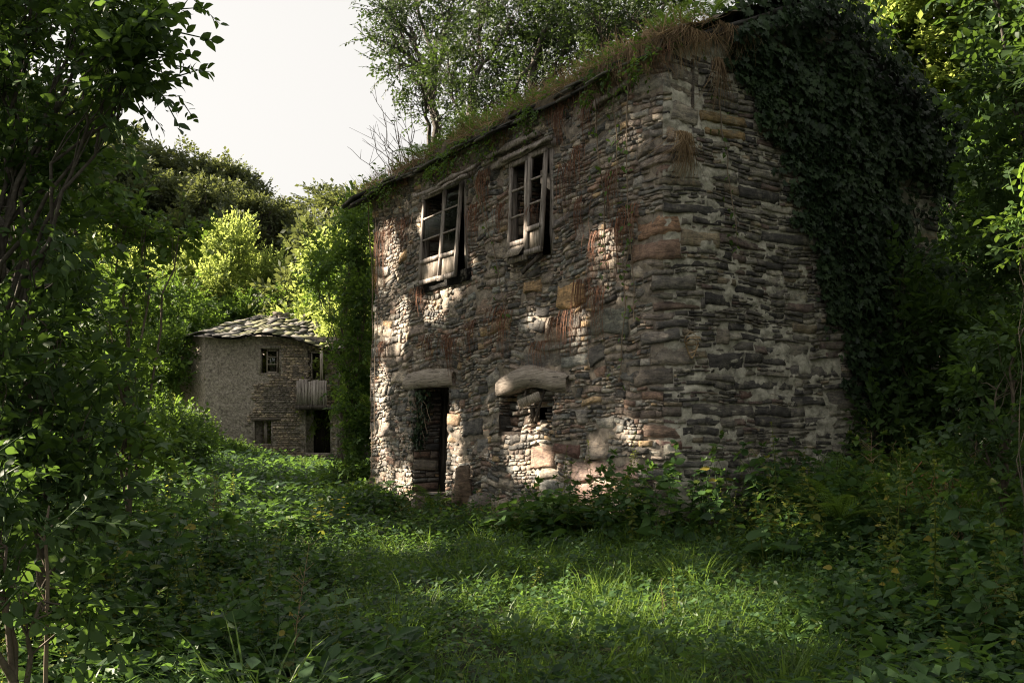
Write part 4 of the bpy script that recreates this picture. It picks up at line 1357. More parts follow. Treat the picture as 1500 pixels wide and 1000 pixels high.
def copy_tree(o, loc, rotz, scale, label, parent=None):
    c = o.copy(); COL.objects.link(c); c.location = loc; c.rotation_euler = (0, 0, rotz); c.scale = (scale,) * 3 if np.isscalar(scale) else scale
    c['label'] = label
    for ch in list(o.children):
        d = ch.copy(); COL.objects.link(d); d.parent = c
    return c

def on_ground(px, d, lift=0.0):
    x = (px - 750.0) / FPX * d
    return np.array([x, d, ground_z(x, d) + lift])

# ================================================================== light gaps: leaves carved away so sunbeams reach the wall and the grass
TS = np.array(TO_SUN)
def facade_hit(P):
    """where the shadow of P falls on the plane of the front wall: photo pixel"""
    k = ((C0 - P) @ NA) / (-(TS @ NA))
    Q = P - TS * k[:, None]
    return (750 + FPX * Q[:, 0] / Q[:, 1], HOR - FPX * (Q[:, 2] - EYE) / Q[:, 1], k)
def ground_hit(P, z=0.25):
    k = (P[:, 2] - z) / TS[2]
    Q = P - TS * k[:, None]
    with np.errstate(all='ignore'):
        return 750 + FPX * Q[:, 0] / Q[:, 1], HOR - FPX * (Q[:, 2] - EYE) / Q[:, 1], Q[:, 1]
GAPS = [  # (x, y, rx, ry, slant) on the photograph, in pixels
    (745, 600, 22, 40, 0), (764, 652, 44, 36, 0), (795, 690, 30, 22, 0), (672, 650, 11, 50, 0), (684, 712, 16, 30, 0), (610, 715, 13, 14, 0),
    (668, 388, 24, 22, 0), (664, 420, 20, 16, 0), (592, 480, 4, 40, 0), (570, 590, 3, 50, 0), (572, 370, 4, 40, 0), (640, 455, 14, 14, 0), 
    (790, 470, 10, 8, 0), (850, 480, 8, 22, 0), (890, 360, 9, 22, 0), (885, 715, 24, 16, 0), (775, 350, 16, 14, 0), (630, 330, 10, 16, 0)]
GGAPS = [(1230, 815, 90, 24), (900, 865, 260, 50), (700, 890, 170, 50), (1010, 885, 110, 34), (1080, 915, 120, 34), (900, 935, 80, 26), (1180, 905, 60, 22), (600, 790, 70, 12), (730, 840, 60, 14), (560, 900, 40, 20), (1000, 975, 130, 18)]
def keep_light(Q, pad=0):
    x, y, k = facade_hit(Q)
    ok = np.ones(len(Q), bool)
    wall = (k > 0.4)
    for (gx, gy, rx, ry, _) in GAPS:
        rx2, ry2 = rx + 7 + pad, ry + 8 + pad
        ok &= ~(wall & (((x - gx) / rx2) ** 2 + ((y - gy) / ry2) ** 2 < 1))
    x2, y2, d2 = ground_hit(Q)
    for (gx, gy, rx, ry) in GGAPS:
        hit = (d2 > 3) & (((x2 - gx) / rx) ** 2 + ((y2 - gy) / ry) ** 2 < 1)
        ok &= ~(hit & (RNG.random(len(Q)) < .85))
    return ok
# ================================================================== trees
def lobes_round(h, r, n, z0=0.45, seed=0, flat=0.8):
    rr = np.random.default_rng(seed); L = []
    for i in range(n):
        a = rr.uniform(0, 2 * np.pi); t = rr.uniform(0, 1)
        z = h * (z0 + (0.93 - z0) * t); w = r * (1 - .55 * abs(t - .35)) * rr.uniform(.35, .75)
        s = r * rr.uniform(.34, .5) * (1 - .35 * t)
        L.append((w * math.cos(a), w * math.sin(a), z - s * .4, s, s, s * flat))
    L.append((0, 0, h * .86, r * .4, r * .4, h * .13))
    return L

for key_, tm_, mm_, nl_, rel_, kw_ in (('spray_far', LEAFQ, 'leaf_far', 9, .36, {}), ('spray_lit', LEAFQ, 'leaf_light', 11, .26, {}), ('spray_bush', LEAFQ, 'leaf', 10, .27, {}),
        ('spray_sky', LEAF2, 'leaf_sky', 9, .21, {}), ('spray_creeper', LEAF2, 'leaf', 9, .30, {}), ('spray_elder', LEAF3, 'leaf_dark', 9, .26, {}), ('spray_green', LEAF3, 'leaf', 9, .26, {}),
        ('spray_bramble', LEAFT, 'leaf_dark', 9, .24, {}), ('spray_light', LEAF3, 'leaf_light', 9, .28, {}), ('spray_dark_far', LEAF2, 'leaf_dark', 10, .28, {})):
    spray_set(key_, tm_, M[mm_], nl_, rel_, **kw_)

# --- far wood on the hillside: three kinds, copied ------------------------------------------------
far_kinds = []
for k in range(3):
    L = lobes_round(10.5, 3.9, 13, .30, 20 + k)
    wd, lv = make_plant_mass(L, (0, 0, 0), .22, LEAFQ, .30, 4.5, None, None, twl=.8, ntw=6, subr=.7, shell=.42)
    far_kinds.append((wd, lv))
spots = []
rr = np.random.default_rng(3)
skyline = [(0, 120), (60, 130), (120, 150), (170, 185), (205, 215), (240, 208), (275, 212), (310, 226), (345, 238), (380, 262), (405, 285), (432, 300), (465, 276), (500, 274), (535, 285), (570, 300), (620, 300)]
for i, (px, py) in enumerate(skyline):
    for row in range(2):
        d = [70, 58][row] + rr.uniform(-3, 3)
        if px > 440: d -= 14
        p = px + rr.uniform(-10, 10) + (18 if row else 0)
        top = EYE + (HOR - (py + (2, 45)[row] + rr.uniform(-4, 10))) / FPX * d
        spots.append((p, d, top))
words_far = ['tall dark tree', 'rounded grey-green tree', 'broad dusky tree', 'loose-crowned tree']
first = [None, None, None]
for i, (p, d, top) in enumerate(spots):
    k = i % 3
    x = (p - 750) / FPX * d
    gz = ground_z(x, d); h = max(6.0, top - gz)
    near = skyline[i // 2][0]
    place = ('on the skyline' if i % 2 == 0 else 'just below the skyline') + f' of the left hillside, number {i // 2 + 1} from the left'
    place = ('on the skyline' if i % 2 == 0 else 'one row below the skyline') + ' at the ' + ['far left edge', 'far left edge', 'left behind the dark branches', 'left where the sky begins', 'left shoulder of the hill', 'hill crest', 'hill crest right of its top', 'right half of the crest', 'slope falling right', 'slope falling right, midway', 'foot of the slope', 'low dip by the pale sky', 'second small rise', 'second rise beside its top', 'gap left of the stone house', 'eaves of the stone house', 'back of the stone house'][i // 2]
    sc = h / 10.8
    lab = words_far[i % 4] + ' ' + place
    if first[k] is None:
        t = plant_thing('hillside_tree', lab, 'tree', (0, 0, 0), far_kinds[k][0], far_kinds[k][1], M['bark'], M['leaf_far'], group='trees of the wood on the left hillside', key='spray_far')
        t.location = (x, d, gz); t.scale = (sc, sc, sc); t.rotation_euler = (0, 0, i * 1.3)
        first[k] = t
    else:
        copy_tree(first[k], (x, d, gz), i * 1.3, (sc * rr.uniform(.9, 1.15), sc * rr.uniform(.9, 1.15), sc), lab)

# --- sunlit yellow-green trees between the wood and the small house --------------------------------
lit_kinds = []
for k in range(2):
    L = lobes_round(6.5, 2.7, 12, .18, 40 + k)
    wd, lv = make_plant_mass(L, (0, 0, 0), .10, LEAFQ, .17, 11, None, None, twl=.55, ntw=6, subr=.4, shell=.45)
    lit_kinds.append((wd, lv))
lit = [(345, 285, 46, 'bright sunlit yellow-green tree behind the small house, the tallest of them'), (285, 320, 47, 'sunlit yellow-green tree left of the tallest one behind the small house'),
       (405, 335, 45, 'sunlit leafy tree above the right half of the slate roof'), (240, 350, 44, 'half-shaded green tree at the left end of the sunlit row'),
       (460, 352, 43, 'pale sunlit tree in the dip right of the slate roof'), (510, 300, 40, 'mid-green tree right behind the creeper mound'),
       (205, 330, 46, 'green tree behind the dark branches left of the small house'), (545, 320, 38, 'green tree touching the far corner of the tall house'),
       (150, 300, 47, 'green tree at the left end beyond the dark branches'), (90, 270, 48, 'tall green tree seen through the dark branches at far left')]
firstl = [None, None]
for i, (px, py, d, lab) in enumerate(lit):
    py += 38
    k = i % 2; x = (px - 750) / FPX * d; gz = ground_z(x, d) - .3
    h = EYE + (HOR - py) / FPX * d - gz; sc = h / 6.6
    if firstl[k] is None:
        t = plant_thing('sunlit_tree', lab, 'tree', (0, 0, 0), lit_kinds[k][0], lit_kinds[k][1], M['bark'], M['leaf_light'], group='sunlit trees behind the small house', key='spray_lit')
        t.location = (x, d, gz); t.scale = (sc * .8, sc * .8, sc); firstl[k] = t
    else:
        c = copy_tree(firstl[k], (x, d, gz), i * 2.1, (sc * .8, sc * .8, sc), lab)

# --- bushes around the small house ------------------------------------------------------------------
bush_kinds = []
for k in range(3):
    L = [(rr.uniform(-1, 1), rr.uniform(-.8, .8), rr.uniform(.3, 1.3), rr.uniform(.5, .9), rr.uniform(.5, .8), rr.uniform(.4, .7)) for _ in range(8)]
    wd, lv = make_plant_mass(L, (0, 0, 0), .04, LEAFQ, .10, 22, None, None, twl=.32, ntw=6, subr=.25, trunk_top=(0, 0, .4))
    bush_kinds.append((wd, lv))
firstb = [None] * 3
bushes = [(246, 640, 33, 1.25, 'dark bush', 'hiding the left flank of the small house'), (290, 690, 30, .8, 'low dark bush', 'below the left corner of the small house'),
          (338, 700, 31, .6, 'dark round bush', 'below the plastered wall of the small house'), (390, 712, 30, .42, 'dark bush', 'under the ground-floor window of the small house'),
          (425, 712, 29, .5, 'low bush', 'in front of the right half of the small house'), (463, 712, 28, .5, 'small bush', 'below the balcony'),
          (222, 640, 30, 1.4, 'big dark bush', 'left of the small house'), (185, 690, 24, 1.3, 'dense bush', 'between the small house and the left thicket'),
          (244, 530, 37, 1.4, 'dark shrub', 'beside the eaves of the small house on the left'), (290, 475, 42, 1.1, 'shaded shrub', 'behind the left end of the slate roof'),
          (350, 465, 44, 1.2, 'shaded shrub', 'behind the top of the slate roof'), (420, 465, 43, 1.1, 'dark shrub', 'behind the broken stones of the ridge'),
          (475, 465, 41, 1.2, 'shrub with pale tips', 'behind the right end of the slate roof'), (508, 430, 38, 1.5, 'green shrub', 'rising behind the creeper mound'),
          (205, 470, 38, 1.8, 'tall shrub', 'at the far left of the small house roof')]
for i, (px, py, d, s, w1, w2) in enumerate(bushes):
    k = i % 3; P = W(px, py, d)
    gz = ground_z(P[0], P[1])
    z = max(gz - .8 * s, P[2] - 1.0 * s)
    lab = f'{w1} {w2}'
    sc = (s, s, s * 1.05)
    if firstb[k] is None:
        t = plant_thing('bush', lab, 'bush', (0, 0, 0), bush_kinds[k][0], bush_kinds[k][1], M['bark'], M['leaf'], 'stem', 'foliage', 'bushes round the small house', 'spray_bush')
        t.location = (P[0], P[1], z); t.scale = sc; firstb[k] = t
    else:
        copy_tree(firstb[k], (P[0], P[1], z), i * 1.9, sc, lab)

# --- slender trees standing against the sky behind the roof -----------------------------------------
def sky_tree(px, py, d, lobes_px, trunk_px, label, lsize=.085, dens=4.2, r=.11):
    base = W(px, py, d); base[2] = max(3.0, base[2] - 3.0)
    L = []
    for (lx, ly, rx, ry) in lobes_px:
        c = W(lx, ly, d + RNG.uniform(-.8, .8)) - base
        L.append((c[0], c[1], c[2], rx * d / FPX, rx * d / FPX, ry * d / FPX))
    tt = W(*trunk_px, d) - base
    wd, lv = make_plant_mass(L, base, r, LEAF2, lsize, dens * 2.6, None, None, twl=.42, ntw=6, subr=.38, shell=.55, trunk_top=tt, bark_n=5)
    return plant_thing('slender_tree', label, 'tree', base, wd, lv, M['bark'], M['leaf_sky'], group='slender trees behind the roof of the tall house', key='spray_sky')
sky_tree(642, 218, 24, [(560, 60, 22, 26), (575, 20, 26, 30), (600, 40, 50, 45), (640, 60, 45, 60), (585, 95, 30, 30), (620, 130, 38, 30), (660, 10, 60, 45), (600, -30, 60, 40), (645, 175, 30, 25), (560, 10, 28, 22)], (634, 110),
         'slender forked tree at the left of the group behind the roof', dens=3.2, r=.13)
sky_tree(690, 215, 22, [(700, 60, 50, 50), (730, 110, 50, 45), (690, 150, 45, 40), (750, 30, 55, 40), (660, 110, 40, 40), (700, 190, 40, 30), (720, -30, 70, 40)], (690, 130),
         'dense leafy tree in the middle of the group behind the roof', dens=4.2)
sky_tree(770, 170, 21, [(790, 60, 55, 45), (830, 90, 50, 35), (780, 120, 50, 40), (850, 40, 60, 40), (820, 0, 70, 40), (740, 165, 40, 25)], (785, 80),
         'leafy tree rising over the eaves right of the middle one', dens=4.4)
sky_tree(900, 80, 19, [(890, 50, 50, 32), (930, 30, 50, 30), (870, 20, 60, 35), (960, -5, 70, 35), (1020, -20, 70, 30), (900, 80, 36, 18)], (905, 40),
         'leafy tree over the near end of the eaves', dens=4.4)

# --- creeper-grown mound and shrub between the two houses --------------------------------------------
def mass_px(name, cat, label, base_px, base_d, blobs, tmpl, lsize, dens, m, nleaf=7, twl=.3, ntw=5, group=None, keep=None, rndlo=.1, rndhi=.9, upn=1.0, droop=.3, trunk_r=.04, bm='twig', wname='stem', lname='foliage', shell=.45, key=None, mul=3.0):
    """blobs: (px, py, d, rx px, ry px)"""
    base = on_ground(base_px, base_d)
    L = []
    for (lx, ly, d, rx, ry) in blobs:
        c = W(lx, ly, d) - base
        c[2] = max(c[2], .1)
        L.append((c[0], c[1], c[2], rx * d / FPX, .8 * rx * d / FPX, ry * d / FPX))
    wd, lv = make_plant_mass(L, base, trunk_r, tmpl, lsize, dens * mul, None, None, twl=lsize / .26, leafkeep=keep, ntw=ntw, subr=.25, shell=shell, droop=droop,
                             trunk_top=(0, 0, .35 * max(l[2] for l in L)))
    if key is None:
        key = {'leaf': 'spray_green', 'leaf_dark': 'spray_elder', 'leaf_light': 'spray_light'}[m]
    return plant_thing(name, label, cat, base, wd, lv, M[bm], M[m], wname, lname, group, key)
mass_px('creeper_mound', 'creeper', 'tall mound of creepers covering the wall between the small house and the tall house', 515, 22,
        [(528, 350, 22.5, 18, 40), (512, 400, 22.5, 24, 40), (532, 450, 22, 18, 50), (505, 470, 22.5, 14, 34), (530, 520, 22, 20, 50), (515, 560, 22, 22, 40), (532, 600, 21.5, 18, 40), (522, 650, 21.5, 22, 35),
         (532, 690, 21, 18, 30), (505, 705, 21, 22, 16), (484, 716, 21.5, 18, 8), (538, 315, 23, 10, 20), (520, 320, 23.5, 14, 16)],
        LEAF2, .10, 6, 'leaf', ntw=6, key='spray_creeper')
mass_px('shrub', 'shrub', 'light-leaved shrub growing through the top of the creeper mound', 500, 24,
        [(478, 385, 24, 20, 14), (520, 320, 24, 16, 16), (465, 410, 24, 18, 12), (540, 305, 24, 8, 8)], LEAF2, .12, 5, 'leaf_light', key='spray_green')

# --- the dark thicket on the left: trees, added shade trees and shrubs ---------------------------------------
def tree_px(name, label, base_px, d0, blobs, tt, lsize=.12, dens=5, r=.14, m='leaf_dark', tmpl=LEAF3, nleaf=8, twl=.45, ntw=6, keep=keep_light, group=None, rndlo=.1, rndhi=.9, shell=.5, upn=1.2, spread=.8, key=None, solid=False, mul=1.5):
    base = on_ground(base_px, d0)
    L = []
    for (lx, ly, d, rx, ry) in blobs:
        c = W(lx, ly, d) - base
        L.append((c[0], c[1], c[2], rx * d / FPX, rx * d / FPX, ry * d / FPX))
    tt = W(*tt) - base
    if key is None:
        key = {'leaf': 'spray_green', 'leaf_dark': 'spray_elder' if d0 < 15 else 'spray_dark_far', 'leaf_light': 'spray_lit'}[m]
    if solid:
        wd, lv = make_plant_mass(L, base, r, LEAFQ, lsize * 1.15, dens * 2.15, None, None, nleaf=8, twl=.6, ntw=5, subr=.4, trunk_top=tt, shell=shell, solid=True, leafkeep=keep_light)
    else:
        wd, lv = make_plant_mass(L, base, r, tmpl, lsize, dens * mul, None, None, twl=lsize / .26, ntw=ntw, leafkeep=keep, subr=.35, trunk_top=tt, shell=shell, upn=upn, spread=spread)
    return plant_thing(name, label, 'tree', base, wd, lv, M['bark'], M[m], group=group, key=key)
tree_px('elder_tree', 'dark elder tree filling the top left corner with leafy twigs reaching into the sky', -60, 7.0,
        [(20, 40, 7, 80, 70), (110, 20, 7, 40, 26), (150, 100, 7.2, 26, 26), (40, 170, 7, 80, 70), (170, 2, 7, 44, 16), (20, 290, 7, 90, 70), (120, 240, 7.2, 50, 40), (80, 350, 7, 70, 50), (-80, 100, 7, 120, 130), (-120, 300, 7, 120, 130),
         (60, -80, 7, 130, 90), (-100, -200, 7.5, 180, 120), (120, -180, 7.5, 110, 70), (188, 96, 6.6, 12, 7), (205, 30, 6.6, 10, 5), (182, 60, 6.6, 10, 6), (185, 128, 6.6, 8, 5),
         (-240, 380, 7, 120, 110), (-240, 180, 7, 120, 110), (-330, 520, 6.5, 130, 100), (-330, 230, 5.6, 190, 140), (-420, 420, 5, 190, 130)], (10, 330, 7), lsize=.085, dens=5.6, r=.04)  # outer lobes in this row added out of view to shade left edge and foreground
tree_px('dark_tree', 'dark leafy tree behind the elder at the left edge', 20, 11.5,
        [(50, 200, 11.5, 90, 70), (110, 230, 11.5, 40, 40), (140, 320, 11.5, 45, 45), (50, 340, 11.5, 90, 70), (120, 420, 11.5, 60, 50), (20, 470, 11.5, 100, 70), (-80, 60, 11.5, 160, 140), (30, 60, 12, 80, 80), (-150, 300, 12, 160, 160),
         (-60, -180, 12.5, 220, 130), (-160, -420, 13, 260, 150), (100, 540, 11, 60, 50)], (30, 420, 11.5), lsize=.11, dens=4.4, r=.07)
tree_px('dark_tree', 'tall tree added for shade at the left edge, its crown spreading above the frame', -330, 14,  # added to block sun from the house front
        [(-250, -80, 14, 200, 150), (-80, -260, 15, 220, 110), (-300, -380, 14, 260, 170), (-500, -150, 14, 230, 200), (-520, 100, 14, 200, 160), (-280, 160, 14, 160, 130), (-150, 330, 14, 130, 110), (-650, -400, 14, 250, 200)],
        (-320, 200, 14), lsize=.17, dens=4.2, r=.25, solid=True)
tree_px('dark_tree', 'unseen large tree added outside the left edge to shade the house front', -650, 20,  # unseen, added so that its crown keeps sun off the front wall
        [(-560, -300, 20, 230, 150), (-330, -250, 20, 200, 120), (-300, -60, 20, 180, 120), (-550, -50, 20, 230, 170), (-380, 130, 20, 180, 140), (-230, 120, 20, 130, 110), (-150, 260, 20, 110, 100), (-700, -500, 20, 230, 200), (-420, -480, 20, 220, 130)],
        (-560, 100, 20), lsize=.2, dens=4.2, r=.32, solid=True)
tree_px('dark_tree', 'tree added beyond the left thicket, its low crown shading the house front', -200, 25,  # added sun blocker, its crown carved to let chosen patches through
        [(-60, 200, 25, 120, 110), (-180, 100, 25, 130, 120), (20, 330, 25, 90, 90), (-120, 330, 25, 120, 120), (-260, 250, 25, 130, 130), (60, 430, 25, 80, 80), (-230, -60, 25, 140, 110)],
        (-180, 350, 25), lsize=.2, dens=4.4, r=.25, solid=True)
tree_px('dark_tree', 'unseen big tree added outside the left edge to shade the left thicket', -1150, 10,  # added out of view to darken the left thicket
        [(-1100, -200, 10, 280, 200), (-850, 0, 10, 250, 180), (-1300, 0, 10, 280, 250), (-900, 260, 10, 240, 180), (-1200, 300, 10, 280, 220), (-1000, -500, 10, 300, 200), (-700, -300, 10.5, 200, 160), (-780, 420, 10, 160, 120), (-600, 150, 9, 160, 140)],
        (-1100, 150, 10), lsize=.16, dens=4.6, r=.25, solid=True)
# shrubs
def shrub_px(label, bp, d0, blobs, m='leaf', lsize=.09, dens=6, tmpl=LEAF3, **kw):
    return mass_px('shrub', 'shrub', label, bp, d0, blobs, tmpl, lsize, dens, m, **kw)
shrub_px('sun-flecked green shrub left of the path with drooping oval leaves', 190, 11,
         [(160, 470, 11, 45, 40), (110, 540, 11, 60, 50), (190, 560, 11, 30, 30), (160, 630, 10.6, 45, 38), (215, 650, 10.8, 26, 24), (100, 650, 10.5, 60, 50), (190, 400, 11.2, 26, 26), (215, 330, 11.4, 24, 18), (170, 330, 11.4, 36, 28), (262, 345, 11.5, 18, 8)], 'leaf', .10, 4.5, mul=2.2)
shrub_px('dark bramble shrub at the left edge, waist high', 60, 6.5,
         [(40, 560, 6.5, 90, 70), (120, 640, 6.5, 70, 55), (30, 700, 6.2, 90, 60), (110, 740, 6.3, 70, 40), (-20, 620, 6, 90, 90), (70, 480, 6.8, 80, 60)], 'leaf_dark', .085, 5.5)
shrub_px('dark shrub in the lower left corner beside the dead stem', 20, 4.6,
         [(10, 800, 4.6, 110, 60), (60, 880, 4.6, 90, 40), (-40, 900, 4.4, 110, 60), (-30, 700, 4.8, 80, 70)], 'leaf_dark', .075, 4.5)

# --- right-hand side: backlit trees, dark understorey --------------------------------------------------
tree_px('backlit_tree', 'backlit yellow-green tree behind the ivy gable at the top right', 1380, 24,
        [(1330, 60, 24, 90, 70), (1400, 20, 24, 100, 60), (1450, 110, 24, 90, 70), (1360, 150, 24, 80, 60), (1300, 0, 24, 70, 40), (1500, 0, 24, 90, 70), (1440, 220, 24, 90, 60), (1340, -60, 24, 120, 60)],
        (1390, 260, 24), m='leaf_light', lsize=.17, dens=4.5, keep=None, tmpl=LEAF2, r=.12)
tree_px('backlit_tree', 'backlit tree with thin leaning stems right of the gable', 1460, 28,
        [(1420, 250, 28, 70, 60), (1480, 300, 28, 80, 60), (1400, 330, 28, 60, 60), (1460, 400, 28, 80, 60), (1530, 150, 28, 90, 90), (1380, 420, 28, 60, 50)],
        (1450, 330, 28), m='leaf_light', lsize=.17, dens=3.4, keep=None, tmpl=LEAF2, r=.14)
tree_px('dark_tree', 'dark tree at the right edge whose branches hang before the backlit leaves', 1560, 13,
        [(1480, 150, 13, 70, 70), (1490, 260, 13, 60, 60), (1560, 60, 13, 110, 110), (1600, 300, 13, 110, 120), (1520, 420, 13, 80, 80), (1600, -150, 13, 200, 130), (1380, -140, 13, 150, 70), (1460, 340, 13, 50, 50)],
        (1560, 300, 13), lsize=.11, dens=4.6, keep=None, r=.06)
tree_px('dark_tree', 'dark tree behind the right end of the gable', 1420, 19,
        [(1390, 300, 19, 45, 60), (1430, 400, 19, 60, 70), (1390, 470, 19, 55, 60), (1480, 480, 19, 70, 80), (1440, 560, 19, 80, 70), (1350, 560, 18, 40, 40)],
        (1430, 450, 19), lsize=.14, dens=4.6, keep=None, r=.14)
tree_px('dark_tree', 'unseen large tree added outside the right edge to shade the gable', 1900, 9,  # added out of view to dim the right side
        [(1750, 100, 9, 180, 200), (1900, -100, 9, 250, 200), (1700, -200, 9.5, 220, 120), (1850, 400, 9, 200, 200), (1650, -450, 9, 300, 150)],
        (1880, 300, 9), lsize=.14, dens=2.2, keep=None, r=.2)
shrub_px('dark broad-leaved shrub against the right end of the gable', 1330, 15,
         [(1310, 420, 15, 36, 36), (1350, 480, 15, 55, 50), (1420, 520, 15, 65, 55), (1330, 560, 15, 50, 50), (1400, 600, 14.5, 60, 40), (1480, 570, 14, 70, 60), (1290, 630, 14.6, 40, 30)], 'leaf_dark', .12, 5.2, twl=.4)
shrub_px('green shrub with hanging oval leaves at the right edge', 1470, 9,
         [(1460, 570, 9, 50, 50), (1500, 480, 9, 50, 50), (1440, 650, 8.8, 50, 40), (1500, 680, 8.6, 60, 50), (1530, 400, 9.2, 40, 40)], 'leaf_dark', .085, 4.6, twl=.35, keep=None)
shrub_px('light green shrub tip leaning in at the right edge', 1500, 7.5, [(1502, 322, 7.5, 12, 8), (1524, 345, 7.5, 16, 12)], 'leaf', .06, 3, trunk_r=.008, keep=None)

# --- forest trees added round the clearing, mostly out of view, to keep it dim -----------------------
ring_kind = make_plant_mass(lobes_round(11, 4.2, 14, .25, 77), (0, 0, 0), .25, LEAFQ, .2, 4.5, None, None, twl=.75, ntw=6, subr=.6, shell=.5)
ring0 = None
for i, (x, y, s_, w) in enumerate([(-9, -8, 1.0, 'behind the camera on the left'), (9, -8, 1.05, 'behind the camera on the right'), 
                                   (12, 2, 1.0, 'right of the camera, outside the picture'), (-12, -1, 1.1, 'left of the camera, outside the picture'), (15, 10, 1.1, 'right of the gable, outside the picture'), (14, 22, 1.25, 'behind the tall house on the right'), (9, 27, 1.2, 'behind the tall house'),
                                   (18, 18, 1.3, 'far right behind the gable')]):
    z = ground_z(x, y)
    if ring0 is None:
        ring0 = plant_thing('forest_tree', 'broad forest tree ' + w, 'tree', (0, 0, 0), ring_kind[0], ring_kind[1], M['bark'], M['leaf_dark'], group='forest trees round the clearing', key='spray_dark_far')
        ring0.location = (x, y, z); ring0.scale = (s_,) * 3
    else:
        copy_tree(ring0, (x, y, z), i * 1.4, s_, 'broad forest tree ' + w)
# ================================================================== ivy over the gable
def ivy_edge(z):
    """q of the ivy's left edge on the gable at height z"""
    pts = [(0.4, 3.9), (2.0, 3.55), (3.0, 3.05), (4.0, 2.55), (5.0, 2.15), (5.8, 1.75), (6.4, 1.35), (6.9, 1.1), (8.5, 1.0)]
    zs, qs_ = zip(*pts)
    return float(np.interp(z, zs, qs_))
lv, st = Buf(), Buf()
P, Y, N, R_ = [], [], [], []
NBv = NB
n_iv = 15000
k = 0
while k < n_iv:
    q = random.uniform(0.7, LB + 0.15); z = random.uniform(0.6, 8.6)
    tz = top_z(min(max(q, 0), LB)) + 0.65 * smooth01((q - .9) / .8) * (1 - .6 * smooth01((q - 3.2) / 1.5))
    if z > tz + .2 * fbm(q * 2, 0, 3): continue
    e = ivy_edge(z) + 0.65 * fbm(z * 1.1, q * .5, 4) + 0.28 * fbm(z * 4, q * 2, 4)
    dens = smooth01((q - e) / .35)
    # bare patches towards the right end
    hole = fbm(q * .9 + 3, z * .9, 8)
    if q > 3.9 and z < 5.6 and hole > 0.05: dens *= .12
    if z < 2.6: dens *= smooth01((z - .4) / 1.6) * .8
    if fbm(q * 1.7 + 9, z * 1.7, 2) > .42: dens *= .25
    if random.random() > dens: continue
    thick = (0.10 + 0.28 * smooth01((q - e) / 1.2)) * (0.6 + .5 * fbm(q * 1.4, z * 1.4, 11)) + (0.25 if z > top_z(min(max(q, 0), LB)) - .2 else 0)
    dd = 0.05 + max(0.02, thick) * random.random() ** .5
    zz = min(z, 8.0)
    p = wp(min(q, LB), zz, dd) + VB * max(0, q - LB) + Z3 * (z - zz)
    if z > top_z(min(max(q, 0), LB)): p = p - NB * random.uniform(0, .8)
    P.append(p); Y.append([VB[0] * random.gauss(0, .6), VB[1] * random.gauss(0, .6), -1 + random.gauss(0, .35)] + NB * .25)
    N.append(NB + np.array([random.gauss(0, .35), random.gauss(0, .35), .45 + random.gauss(0, .3)])); R_.append(random.random() * .9)
    k += 1
inst(lv, *IVY, P, Y, N, RNG.uniform(.045, .135, len(P)), R_)
for i in range(12):
    q = random.uniform(3.2, 5.2); z0_ = 0.5
    pts = []
    for j in range(14):
        z = z0_ + j * .55
        if z > top_z(min(max(q, 0), LB)): break
        q2 = max(q + .8 * fbm(z * .5 + i, i, 0), ivy_edge(z) + .5)
        pts.append(wp(min(q2, LB - .05), z, .07))
    if len(pts) > 3: tube(st, pts, np.linspace(.022, .008, len(pts)), 4)
ivyb = np.array(wp(3.6, 0.4, 0.1))
t = obj('ivy', None, None, tuple(ivyb), 0, label='dense dark ivy climbing over the right part of the gable and its top', category='ivy')
obj('stems', st.mesh('stems', M['bark'], True, ivyb), t)
o = obj('foliage', lv.mesh('foliage', M['leaf_ivy'], origin=ivyb), t); o['kind'] = 'stuff'

# ivy hanging at the doorway
lv, st = Buf(), Buf(); P, Y, N = [], [], []
for i in range(420):
    u = random.random(); z = DOOR[3] - 0.05 - 1.1 * u ** 1.3
    q = DOOR[0] + 0.02 + random.gauss(0, .10) + (.35 * (1 - u)) * random.random()
    p = wp(q, z, -.12 + random.gauss(.06, .07)); P.append(p)
    Y.append([random.gauss(0, .5), random.gauss(0, .5), -1]); N.append(NA + [random.gauss(0, .4), random.gauss(0, .4), .4])
inst(lv, *IVY, P, Y, N, RNG.uniform(.05, .09, len(P)), RNG.uniform(0, .8, len(P)))
for i in range(5):
    a = wp(DOOR[0] + .05 * i, DOOR[3] - .1, 0); tube(st, curve_pts(a, wp(DOOR[0] + .12 * i, DOOR[2] + .5 + .2 * i, -.1), 0, .15, 8), .008, 4)
b0 = wp(DOOR[0], DOOR[3], 0)
t = obj('ivy', None, None, tuple(b0), 0, label='small ivy hanging from the lintel into the doorway', category='ivy')
obj('stems', st.mesh('stems', M['vine'], True, b0), t); o = obj('foliage', lv.mesh('foliage', M['leaf_ivy'], origin=b0), t); o['kind'] = 'stuff'

# ================================================================== strands hanging on the front wall
def strands(name, label, cat, q, z, n, spread_q, length, m, width=.006, out=.07, fan=.12, group=None, nseg=5, root=None):
    b = Buf()
    p0 = wp(q, z, out)
    for i in range(n):
        qq = q + random.gauss(0, spread_q); L = length * random.uniform(.4, 1.1)
        dq = random.gauss(0, fan); pts = []
        o_ = out + random.uniform(0, .08); ph = random.uniform(0, 6)
        for j in range(nseg + 1):
            t_ = j / nseg
            pts.append(wp(qq + dq * t_ ** 1.3 + .012 * math.sin(ph + 5 * t_), z - L * t_ + random.gauss(0, .005), o_ + .05 * math.sin(math.pi * t_)))
        tube(b, pts, np.linspace(width, width * .35, nseg + 1), 3, random.random())
    o = obj(name, b.mesh(name, M[m], origin=p0), None, tuple(p0), 0, label=label, category=cat)
    if group: o['group'] = group
    return o
